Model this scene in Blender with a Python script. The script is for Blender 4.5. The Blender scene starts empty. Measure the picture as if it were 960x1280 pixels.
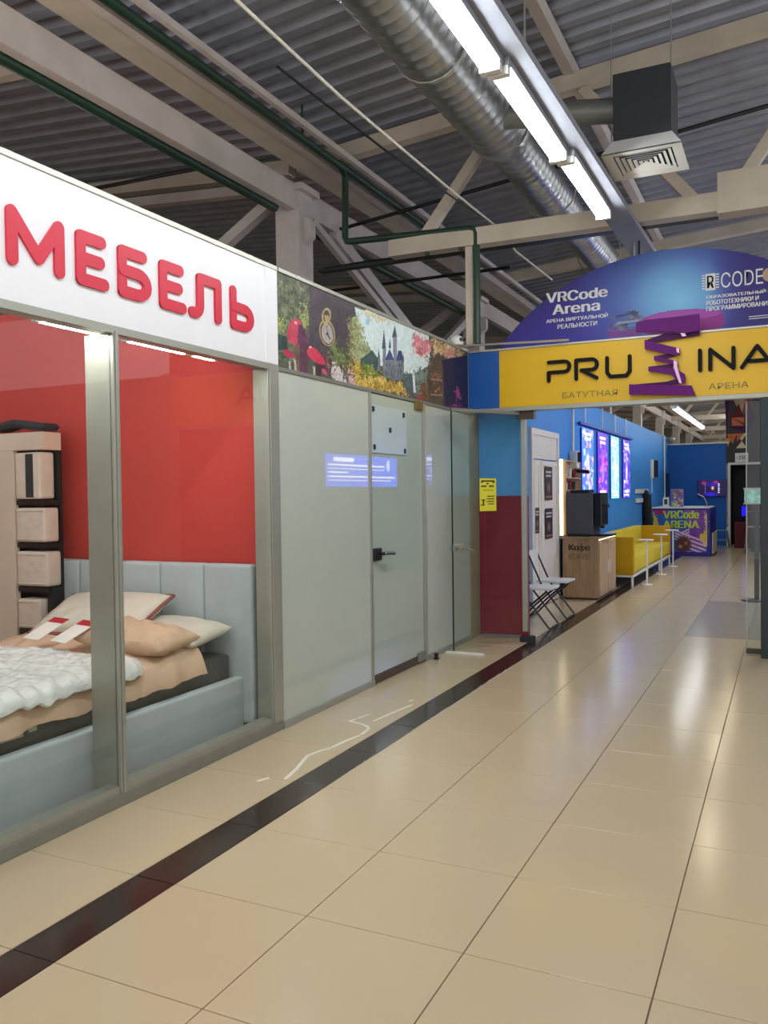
import bpy, bmesh, math, random, os
import numpy as np
from mathutils import Vector, Matrix
random.seed(7); rng = np.random.default_rng(7)
SC = bpy.context.scene; COL = SC.collection; PI = math.pi

# ------------------------------------------------------------------ camera
cam_d = bpy.data.cameras.new('camera'); cam = bpy.data.objects.new('camera', cam_d); COL.objects.link(cam)
cam_d.sensor_fit = 'VERTICAL'; cam_d.sensor_height = 36.0; cam_d.lens = 36.0 * 1050.3 / 1280.0
cam_d.clip_start = 0.05; cam_d.clip_end = 200
YAW, PITCH, ROLL = -0.4473, -0.0221, -0.0131
fw = Vector((math.sin(YAW)*math.cos(PITCH), math.cos(YAW)*math.cos(PITCH), math.sin(PITCH)))
rt = Vector((math.cos(YAW), -math.sin(YAW), 0)); up = rt.cross(fw)
r2 = rt*math.cos(ROLL) + up*math.sin(ROLL); u2 = -rt*math.sin(ROLL) + up*math.cos(ROLL)
cam.matrix_world = Matrix((( r2.x, u2.x, -fw.x, 0), (r2.y, u2.y, -fw.y, 0), (r2.z, u2.z, -fw.z, 1.52), (0, 0, 0, 1)))
SC.camera = cam
# ------------------------------------------------------------------ world: the rest of the lit hall around
wd = bpy.data.worlds.new('world'); SC.world = wd; wd.use_nodes = True
wd.node_tree.nodes['Background'].inputs[0].default_value = (0.78, 0.80, 0.83, 1)
wd.node_tree.nodes['Background'].inputs[1].default_value = 0.98
SC.view_settings.view_transform = 'Standard'; SC.view_settings.look = 'None'
SC.view_settings.exposure = 0.98; SC.view_settings.gamma = 1.0; SC.view_settings.use_curve_mapping = False
TUBE = 21.0       # strength of the ceiling tubes
SC.cycles.use_denoising = True; SC.cycles.max_bounces = 8; SC.cycles.transparent_max_bounces = 16
SC.cycles.sample_clamp_indirect = 6.0; SC.cycles.caustics_reflective = False; SC.cycles.caustics_refractive = False

# ------------------------------------------------------------------ helpers
def s2l(c): return tuple(((x/255)/12.92 if x/255 <= .04045 else ((x/255+.055)/1.055)**2.4) for x in c)
def hexc(h): return s2l((int(h[0:2],16), int(h[2:4],16), int(h[4:6],16)))
MATS = {}
def M(name, hx, rough=.5, metal=0., var=.06, scale=6., spec=.5, bump=0., bscale=40., coat=0., emit=0., stretch=None):
    if name in MATS: return MATS[name]
    m = bpy.data.materials.new(name); m.use_nodes = True; nt = m.node_tree; N = nt.nodes; L = nt.links
    p = N['Principled BSDF']; c = hexc(hx)
    p.inputs['Roughness'].default_value = rough; p.inputs['Metallic'].default_value = metal
    p.inputs['Specular IOR Level'].default_value = spec; p.inputs['Coat Weight'].default_value = coat; p.inputs['Coat Roughness'].default_value = .06
    tc = N.new('ShaderNodeTexCoord'); mp = N.new('ShaderNodeMapping'); L.new(tc.outputs['Object'], mp.inputs[0])
    if stretch: mp.inputs['Scale'].default_value = stretch
    nz = N.new('ShaderNodeTexNoise'); nz.inputs['Scale'].default_value = scale; nz.inputs['Detail'].default_value = 4; L.new(mp.outputs[0], nz.inputs[0])
    rp = N.new('ShaderNodeValToRGB'); L.new(nz.outputs[0], rp.inputs[0])
    rp.color_ramp.elements[0].position = .3; rp.color_ramp.elements[1].position = .7
    rp.color_ramp.elements[0].color = tuple(max(0, x*(1-var)) for x in c) + (1,)
    rp.color_ramp.elements[1].color = tuple(min(1, x*(1+var)) for x in c) + (1,)
    L.new(rp.outputs[0], p.inputs['Base Color'])
    if emit: p.inputs['Emission Strength'].default_value = emit; L.new(rp.outputs[0], p.inputs['Emission Color'])
    if bump:
        n2 = N.new('ShaderNodeTexNoise'); n2.inputs['Scale'].default_value = bscale; n2.inputs['Detail'].default_value = 5; L.new(mp.outputs[0], n2.inputs[0])
        b = N.new('ShaderNodeBump'); b.inputs['Strength'].default_value = bump; b.inputs['Distance'].default_value = .02
        L.new(n2.outputs[0], b.inputs['Height']); L.new(b.outputs[0], p.inputs['Normal'])
    MATS[name] = m; return m
def attr_mat(name, rough=.5, emit=0., coat=0.):
    m = bpy.data.materials.new(name); m.use_nodes = True; nt = m.node_tree; p = nt.nodes['Principled BSDF']
    a = nt.nodes.new('ShaderNodeVertexColor'); a.layer_name = 'Col'
    nt.links.new(a.outputs[0], p.inputs['Base Color']); p.inputs['Roughness'].default_value = rough; p.inputs['Coat Weight'].default_value = coat
    if emit: p.inputs['Emission Strength'].default_value = emit; nt.links.new(a.outputs[0], p.inputs['Emission Color'])
    return m
def glass_mat(name, tint, ior=1.5, rough=0., body=None):
    m = bpy.data.materials.new(name); m.use_nodes = True; nt = m.node_tree; N = nt.nodes; L = nt.links
    N.remove(N['Principled BSDF']); out = N['Material Output']
    t = N.new('ShaderNodeBsdfTransparent'); t.inputs[0].default_value = tint + (1,)
    g = N.new('ShaderNodeBsdfGlossy'); g.inputs['Roughness'].default_value = rough
    f = N.new('ShaderNodeFresnel'); f.inputs[0].default_value = ior
    nz = N.new('ShaderNodeTexNoise'); nz.inputs['Scale'].default_value = 1.3
    b = N.new('ShaderNodeBump'); b.inputs['Strength'].default_value = .03; b.inputs['Distance'].default_value = .02; L.new(nz.outputs[0], b.inputs['Height']); L.new(b.outputs[0], g.inputs['Normal'])
    geo = N.new('ShaderNodeNewGeometry'); mx0 = N.new('ShaderNodeMath'); mx0.operation = 'SUBTRACT'; mx0.inputs[0].default_value = 1; L.new(geo.outputs['Backfacing'], mx0.inputs[1])
    mul = N.new('ShaderNodeMath'); mul.operation = 'MULTIPLY'; L.new(f.outputs[0], mul.inputs[0]); L.new(mx0.outputs[0], mul.inputs[1])
    x = N.new('ShaderNodeMixShader'); L.new(mul.outputs[0], x.inputs[0]); L.new(t.outputs[0], x.inputs[1]); L.new(g.outputs[0], x.inputs[2])
    L.new(x.outputs[0], out.inputs[0]); MATS[name] = m; return m

class MB:
    def __init__(s): s.v = []; s.f = []
    def add(s, vs, fs):
        o = len(s.v); s.v += [tuple(v) for v in vs]; s.f += [tuple(i+o for i in f) for f in fs]; return s
    def box(s, x0, x1, y0, y1, z0, z1):
        x0, x1 = min(x0,x1), max(x0,x1); y0, y1 = min(y0,y1), max(y0,y1); z0, z1 = min(z0,z1), max(z0,z1)
        return s.add([(x0,y0,z0),(x1,y0,z0),(x1,y1,z0),(x0,y1,z0),(x0,y0,z1),(x1,y0,z1),(x1,y1,z1),(x0,y1,z1)],
                     [(0,3,2,1),(4,5,6,7),(0,1,5,4),(1,2,6,5),(2,3,7,6),(3,0,4,7)])
    def beam(s, p, q, w, h, upv=(0,0,1)):
        p, q = Vector(p), Vector(q); d = (q-p).normalized(); u = Vector(upv)
        if abs(d.dot(u)) > .98: u = Vector((1,0,0))
        r = d.cross(u).normalized(); u = r.cross(d); a = r*w/2; b = u*h/2
        vs = [p-a-b, p+a-b, p+a+b, p-a+b, q-a-b, q+a-b, q+a+b, q-a+b]
        return s.add(vs, [(0,1,2,3),(4,7,6,5),(0,4,5,1),(1,5,6,2),(2,6,7,3),(3,7,4,0)])
    def ring(s, pts, rad, n=10, caps=True):
        pts = [Vector(p) for p in pts]; rads = rad if isinstance(rad, (list,tuple)) else [rad]*len(pts)
        vs = []; ref = None
        for i, p in enumerate(pts):
            d = (pts[min(i+1,len(pts)-1)] - pts[max(i-1,0)]).normalized()
            if ref is None:
                ref = Vector((0,0,1)) if abs(d.z) < .9 else Vector((1,0,0))
            r = d.cross(ref).normalized(); u = r.cross(d).normalized(); ref = u
            for k in range(n):
                t = 2*PI*k/n; vs.append(p + r*math.cos(t)*rads[i] + u*math.sin(t)*rads[i])
        fs = []
        for i in range(len(pts)-1):
            for k in range(n):
                k2 = (k+1) % n; fs.append((i*n+k, (i+1)*n+k, (i+1)*n+k2, i*n+k2))
        if caps: fs.append(tuple(range(n))); fs.append(tuple(reversed(range((len(pts)-1)*n, len(pts)*n))))
        return s.add(vs, fs)
    def tube(s, p, q, r, n=10): return s.ring([p, q], r, n)
    def prism(s, poly, fn, t0, t1):        # fn(a, b, t) -> xyz ; poly in (a, b)
        n = len(poly); vs = [fn(a,b,t0) for a,b in poly] + [fn(a,b,t1) for a,b in poly]
        return s.add(vs, [tuple(range(n)), tuple(reversed(range(n,2*n)))] + [(i, (i+1)%n+0, (i+1)%n+n, i+n) for i in range(n)])
    def stroke(s, path, w, fn, t0, t1, n=8):   # rounded strokes
        for k_, ((a0,b0),(a1,b1)) in enumerate(zip(path, path[1:])):
            t0 -= .00025; t1 += .00025; an = math.atan2(b1-b0, a1-a0); poly = []
            for k in range(n+1): t = an+PI/2+PI*k/n; poly.append((a0+w/2*math.cos(t), b0+w/2*math.sin(t)))
            for k in range(n+1): t = an-PI/2+PI*k/n; poly.append((a1+w/2*math.cos(t), b1+w/2*math.sin(t)))
            s.prism(poly, fn, t0, t1)
        return s
    def lathe(s, prof, c, n=16):
        vs = []; m = len(prof)
        for k in range(n):
            t = 2*PI*k/n
            for r, z in prof: vs.append((c[0]+r*math.cos(t), c[1]+r*math.sin(t), c[2]+z))
        fs = [(k*m+i, ((k+1)%n)*m+i, ((k+1)%n)*m+i+1, k*m+i+1) for k in range(n) for i in range(m-1)]
        return s.add(vs, fs)
    def build(s, name, mat, parent=None, smooth=False, bevel=0., seg=2, label=None, fix=True):
        me = bpy.data.meshes.new(name); off = parent_loc(parent)
        me.from_pydata([(v[0]-off[0], v[1]-off[1], v[2]-off[2]) for v in s.v], [], s.f)
        if fix:
            b = bmesh.new(); b.from_mesh(me); bmesh.ops.recalc_face_normals(b, faces=b.faces)
            if bevel: bmesh.ops.bevel(b, geom=list(b.edges), offset=bevel, segments=seg, affect='EDGES', profile=.6)
            b.to_mesh(me); b.free()
        me.materials.append(mat if not isinstance(mat, str) else MATS[mat])
        if smooth:
            me.polygons.foreach_set('use_smooth', [True]*len(me.polygons))
            try: me.set_sharp_from_angle(angle=math.radians(42))
            except Exception: pass
        o = bpy.data.objects.new(name, me); COL.objects.link(o)
        if parent: o.parent = parent
        if label: o['label'] = label
        return o
def parent_loc(o):
    t = Vector((0,0,0))
    while o is not None: t += o.location; o = o.parent
    return t
def tag(o, label, cat, group=None, kind=None):
    o['label'] = label; o['category'] = cat
    if group: o['group'] = group
    if kind: o['kind'] = kind
    return o
def thing(name, label, cat, loc=(0,0,0), group=None):
    o = bpy.data.objects.new(name, None); COL.objects.link(o); o.location = loc; o.empty_display_size = .1
    return tag(o, label, cat, group)
def struct(o): o['kind'] = 'structure'; return o
def dup(root, loc, label):
    r = root.copy(); COL.objects.link(r); r.location = loc; r['label'] = label
    for ch in list(root.children):
        c = ch.copy(); COL.objects.link(c); c.parent = r
        for g in list(ch.children):
            d = g.copy(); COL.objects.link(d); d.parent = c
    return r
FONT = None
try: FONT = bpy.data.fonts.load(os.path.join(bpy.utils.resource_path('LOCAL'), 'datafiles', 'fonts', 'Inter.woff2'))
except Exception: FONT = None
def text(body, P, xd, zd, width, height, mat, parent, name='lettering', bold=.0, thick=.0008, label=None):
    """flat lettering fitted into width x height, lower-left corner P, along xd / zd, proud along xd x zd"""
    cu = bpy.data.curves.new('t', 'FONT'); cu.body = body; cu.size = 1; cu.resolution_u = 3; cu.extrude = .5
    if FONT: cu.font = FONT
    to = bpy.data.objects.new('t', cu); COL.objects.link(to)
    dg = bpy.context.evaluated_depsgraph_get(); me = bpy.data.meshes.new_from_object(to.evaluated_get(dg))
    bpy.data.objects.remove(to); n = len(me.vertices); co = np.empty(n*3); me.vertices.foreach_get('co', co); co = co.reshape(-1,3)
    a, b = co.min(0), co.max(0); q = (co-a)/np.maximum(b-a, 1e-6)
    X, Z = np.array(Vector(xd).normalized()), np.array(Vector(zd).normalized()); Nn = np.cross(X, Z); off = np.array(parent_loc(parent))
    if bold:      # heavier face: the same outlines laid over each other, a hair apart
        bm = bmesh.new(); bm.from_mesh(me); n0 = len(me.vertices); me2 = me
        for k_ in range(2):
            bm.from_mesh(me)
        bm.to_mesh(me); bm.free(); sh = bold*height*2.2
        q = np.concatenate([q + np.array([(k_-1)*sh/width, 0, .12*k_]) for k_ in range(3)])
    w = np.array(P) + q[:,:1]*width*X + q[:,1:2]*height*Z + q[:,2:3]*thick*Nn - off
    me.vertices.foreach_set('co', w.ravel()); me.name = name; me.materials.clear(); me.materials.append(mat if not isinstance(mat,str) else MATS[mat]); me.update()
    o = bpy.data.objects.new(name, me); COL.objects.link(o); o.parent = parent
    if label: o['label'] = label
    return o
# ---- painted prints: colours worked out on a fine grid, stored per vertex (flat print only)
class Canvas:
    def __init__(s, nx, ny, col=(128,128,128)):
        s.nx, s.ny = nx, ny; s.u, s.v = np.meshgrid(np.linspace(0,1,nx), np.linspace(0,1,ny)); s.c = np.ones((ny,nx,3))*np.array(col, float)
    def noise(s, k):
        g = rng.random((k+2, int(k*s.nx/s.ny)+2)); yy = s.v*(g.shape[0]-1.001); xx = s.u*(g.shape[1]-1.001)
        i, j = yy.astype(int), xx.astype(int); fy, fx = yy-i, xx-j
        return (g[i,j]*(1-fx)+g[i,j+1]*fx)*(1-fy) + (g[i+1,j]*(1-fx)+g[i+1,j+1]*fx)*fy - .5
    def mask(s, poly):
        m = np.zeros(s.u.shape, bool); n = len(poly)
        for i in range(n):
            x0,y0 = poly[i]; x1,y1 = poly[(i+1)%n]
            if y0 == y1: continue
            m ^= ((y0 > s.v) != (y1 > s.v)) & (s.u < (x1-x0)*(s.v-y0)/(y1-y0)+x0)
        return m
    def poly(s, poly, col, nz=0):
        m = s.mask(poly); c = np.array(col, float)
        if nz:
            if nz >= 12:
                wu, wv = s.noise(24)*.03+s.noise(60)*.03, s.noise(24)*.14+s.noise(60)*.12; u0, v0 = s.u, s.v; s.u, s.v = u0+wu, v0+wv; m = s.mask(poly); s.u, s.v = u0, v0
            n = (s.noise(12)+s.noise(34)*1.2+s.noise(80)*1.3)*nz*1.7; s.c[m] = np.clip(c + n[m][:,None]*np.array([1,1,.8]), 0, 255)
        else: s.c[m] = c
        return s
    def rect(s, u0, u1, v0, v1, col): return s.poly([(u0,v0),(u1,v0),(u1,v1),(u0,v1)], col)
    def disc(s, cu, cv, ru, rv, col, soft=0.):
        d = np.sqrt(((s.u-cu)/ru)**2+((s.v-cv)/rv)**2)
        a = (d < 1).astype(float) if not soft else np.clip((1-d)/soft, 0, 1)
        s.c = s.c*(1-a[...,None]) + np.array(col, float)*a[...,None]; return s
    def build(s, name, fn, mat, parent=None, label=None):
        P = np.stack(fn(s.u.ravel(), s.v.ravel()), 1) - np.array(parent_loc(parent))
        i = np.arange(s.nx*s.ny).reshape(s.ny, s.nx)
        f = np.stack([i[:-1,:-1], i[:-1,1:], i[1:,1:], i[1:,:-1]], -1).reshape(-1,4)
        me = bpy.data.meshes.new(name); me.vertices.add(len(P)); me.vertices.foreach_set('co', P.ravel().astype('f'))
        me.loops.add(f.size); me.loops.foreach_set('vertex_index', f.ravel().astype('i')); me.polygons.add(len(f))
        me.polygons.foreach_set('loop_start', np.arange(0, f.size, 4, dtype='i')); me.update(calc_edges=True); me.validate()
        x = np.clip(s.c.reshape(-1,3)/255, 0, 1); x = np.where(x <= .04045, x/12.92, ((x+.055)/1.055)**2.4)
        at = me.color_attributes.new('Col', 'FLOAT_COLOR', 'POINT'); at.data.foreach_set('color', np.concatenate([x, np.ones((len(x),1))], 1).ravel().astype('f'))
        me.materials.append(mat); o = bpy.data.objects.new(name, me); COL.objects.link(o)
        if parent: o.parent = parent
        if label: o['label'] = label
        return o
XZ = lambda y: (lambda a, b, t: (a, y+t, b))          # facing -y, coordinates x, z
YZ = lambda x: (lambda a, b, t: (x+t, a, b))          # facing +x, coordinates y, z

# ------------------------------------------------------------------ materials
M('alu', 'a8a89d', .42, .5, .05); M('alu_light', 'b9b8ac', .4, .6, .05); M('alu_dark', '8c8d86', .45, .45, .06)
M('steel_dark', '343a3c', .4, .7); M('zinc', 'a9abac', .32, .9, .12, 14); M('deck', 'a3a6b0', .42, .45, .12, 3)
M('beam_paint', 'cfc3b0', .6, 0, .09, 3, .3); M('beam_pink', 'd2c8c0', .6, 0, .09, 3, .3); M('green', '24402f', .42, 0, .1); M('black', '17171a', .4)
M('white', 'e6e5e0', .45, 0, .02); M('white_sign', 'e9e9ec', .4, 0, .015); M('red_letter', 'd0263f', .35, 0, .03)
M('cable_white', 'd7d2c4', .5); M('grey_box', '3a3d44', .55, .2, .06); M('tray', '9a9ea8', .6, .3, .08)
M('red_wall', 'c4413b', .6, 0, .05, 1.2, .4); M('shop_floor', '8b8980', .5)
M('upholstery', 'b4bcbe', .9, 0, .05, 5, .2, .12, 900); M('mattress_grey', '4a4b47', .35, 0, .12, 9, .6, .25, 30); M('piping', '8e4a48', .6)
M('peach', 'cfae92', .75, 0, .06, 7, .3, .25, 14); M('plastic_white', 'dfe0dc', .22, 0, .05, 9, .7, .7, 22); M('pillow_cream', 'd9d0c0', .35, 0, .06, 8, .6, .35, 16)
M('cream_board', 'd8c3b0', .6, 0, .03); M('foam', 'dccabb', .8, 0, .06, 12, .3, .4, 18); M('dark_fabric', '2b2c33', .8, 0, .1); M('card_red', 'b3202c', .5); M('card_white', 'e9e2da', .5)
M('frost', 'bac2b9', .02, 0, .03, .8, .5); M('frost_door', 'adbab1', .02, 0, .03, .8, .5); M('sheet', 'b6c6c5', .25, 0, .02)
M('brown', '4a3b30', .5); M('brass', '8d7c42', .35, .8); M('blue_sign', '1258a8', .4, 0, .03); M('yellow_sign', 'e6b600', .4, 0, .03, 2, .5)
M('purple', '641470', .6, 0, .06, spec=.25); M('purple_dark', '47104f', .6, 0, .06, spec=.25); M('faint_lilac', 'd9a9d2', .3, .2); M('faint_grey', '8e8242', .5)
M('print_black', '0c0c0e', .6, spec=.2); M('blue_wall', '3c93e4', .55, 0, .03, 1, .4); M('blue_deep', '1162ba', .55, 0, .03, 1, .4); M('partition_blue', '5aa2e6', .55, 0, .03, 1, .4); M('maroon', '8a2638', .5, 0, .06); M('beige_wall', 'a79f88', .6)
M('door_cream', 'efe9df', .45, 0, .02); M('wood', '9c7f60', .5, 0, .22, 5, .4, .1, 60, stretch=(6,6,.6)); M('wood_light', 'bda07c', .5, 0, .22, 5, .4, .1, 60, stretch=(6,6,.6)); M('wood_mark', '3d2c1f', .6); M('wood_faint', '5f4632', .6)
M('machine', '4e5058', .4, .2, .05); M('machine_black', '14161a', .25); M('yellow_fabric', 'dcc63c', .8, 0, .06, 8, .25, .1, 400); M('yellow_dark', 'c79a12', .8, 0, .06, 8, .25)
M('coat_black', '0f1014', .9); M('counter_blue', '2a2ea8', .4); M('lime', 'c9d832', .4); M('pink_stripe', 'e6b0cf', .4); M('grey_dark_wall', '3a3838', .7); M('paper', 'd8d6d2', .6)
M('door_black', '0a0b0d', .6); M('pouf', '5d1220', .7); M('tank', '9fd3c4', .3, 0, .3, 9, emit=.15); M('cyan_led', '2418ff', .4, emit=.5); M('led_warm', 'ffeabb', .5, emit=1.3)
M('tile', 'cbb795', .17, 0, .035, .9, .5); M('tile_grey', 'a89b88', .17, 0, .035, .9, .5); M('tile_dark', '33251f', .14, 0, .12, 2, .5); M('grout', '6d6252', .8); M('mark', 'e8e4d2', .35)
lamp = bpy.data.materials.new('lamp'); lamp.use_nodes = True; MATS['lamp'] = lamp
_p = lamp.node_tree.nodes['Principled BSDF']; _p.inputs['Base Color'].default_value = (.9,.9,.9,1); _p.inputs['Emission Color'].default_value = (.93,.97,1,1); _p.inputs['Emission Strength'].default_value = TUBE
lamp2 = lamp.copy(); MATS['lamp_warm'] = lamp2; _p = lamp2.node_tree.nodes['Principled BSDF']; _p.inputs['Emission Color'].default_value = (1,.86,.62,1); _p.inputs['Emission Strength'].default_value = 12
lamp5 = lamp.copy(); MATS['lamp_arena'] = lamp5; lamp5.node_tree.nodes['Principled BSDF'].inputs['Emission Strength'].default_value = 48  # for the added fill rows out of view
lamp4 = lamp.copy(); MATS['lamp_low'] = lamp4; lamp4.node_tree.nodes['Principled BSDF'].inputs['Emission Strength'].default_value = 6
lamp3 = lamp.copy(); MATS['lamp_shop'] = lamp3; _p = lamp3.node_tree.nodes['Principled BSDF']; _p.inputs['Emission Color'].default_value = (1,.95,.88,1); _p.inputs['Emission Strength'].default_value = 70
glass_mat('glass', (.965,.985,.975)); glass_mat('glass_leaf', (.93,.96,.945))
PRINT = attr_mat('print', .5); LIT = attr_mat('lit_print', .4, .85); SCREEN = attr_mat('screen', .3, .45)

# far floor: same tiles, joints left to the material beyond the built ones
def floor_mat():
    m = bpy.data.materials.new('floor_far'); m.use_nodes = True; nt = m.node_tree; N, L = nt.nodes, nt.links; p = N['Principled BSDF']
    g = N.new('ShaderNodeNewGeometry'); sp = N.new('ShaderNodeSeparateXYZ'); L.new(g.outputs['Position'], sp.inputs[0])
    def ma(op, a, b=None):
        n = N.new('ShaderNodeMath'); n.operation = op
        for i, x in enumerate((a, b)):
            if x is None: continue
            if isinstance(x, (int,float)): n.inputs[i].default_value = x
            else: L.new(x, n.inputs[i])
        return n.outputs[0]
    def line(v, o, half):
        f = ma('FRACT', ma('DIVIDE', ma('SUBTRACT', v, o), .6)); return ma('GREATER_THAN', ma('ABSOLUTE', ma('SUBTRACT', f, .5)), .5-half/.6)
    j = ma('MAXIMUM', line(sp.outputs[0], -1.566-6, .0022), line(sp.outputs[1], 1.975-12, .0022))
    st = ma('LESS_THAN', ma('ABSOLUTE', ma('SUBTRACT', sp.outputs[0], -2.2665)), .0965)
    nz = N.new('ShaderNodeTexNoise'); nz.inputs['Scale'].default_value = .9; L.new(g.outputs['Position'], nz.inputs[0])
    r = N.new('ShaderNodeValToRGB'); L.new(nz.outputs[0], r.inputs[0]); a, b = hexc('c6b290'), hexc('d0bc9a'); r.color_ramp.elements[0].color = a+(1,); r.color_ramp.elements[1].color = b+(1,)
    def mix(f, A, B):
        n = N.new('ShaderNodeMix'); n.data_type = 'RGBA'; L.new(f, n.inputs[0])
        for i, x in ((6,A),(7,B)):
            if isinstance(x, tuple): n.inputs[i].default_value = x+(1,)
            else: L.new(x, n.inputs[i])
        return n.outputs[2]
    c = mix(j, r.outputs[0], hexc('6d6252')); c = mix(st, c, hexc('33251f')); L.new(c, p.inputs['Base Color']); p.inputs['Roughness'].default_value = .17
    return m
FLOOR_FAR = floor_mat()
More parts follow.
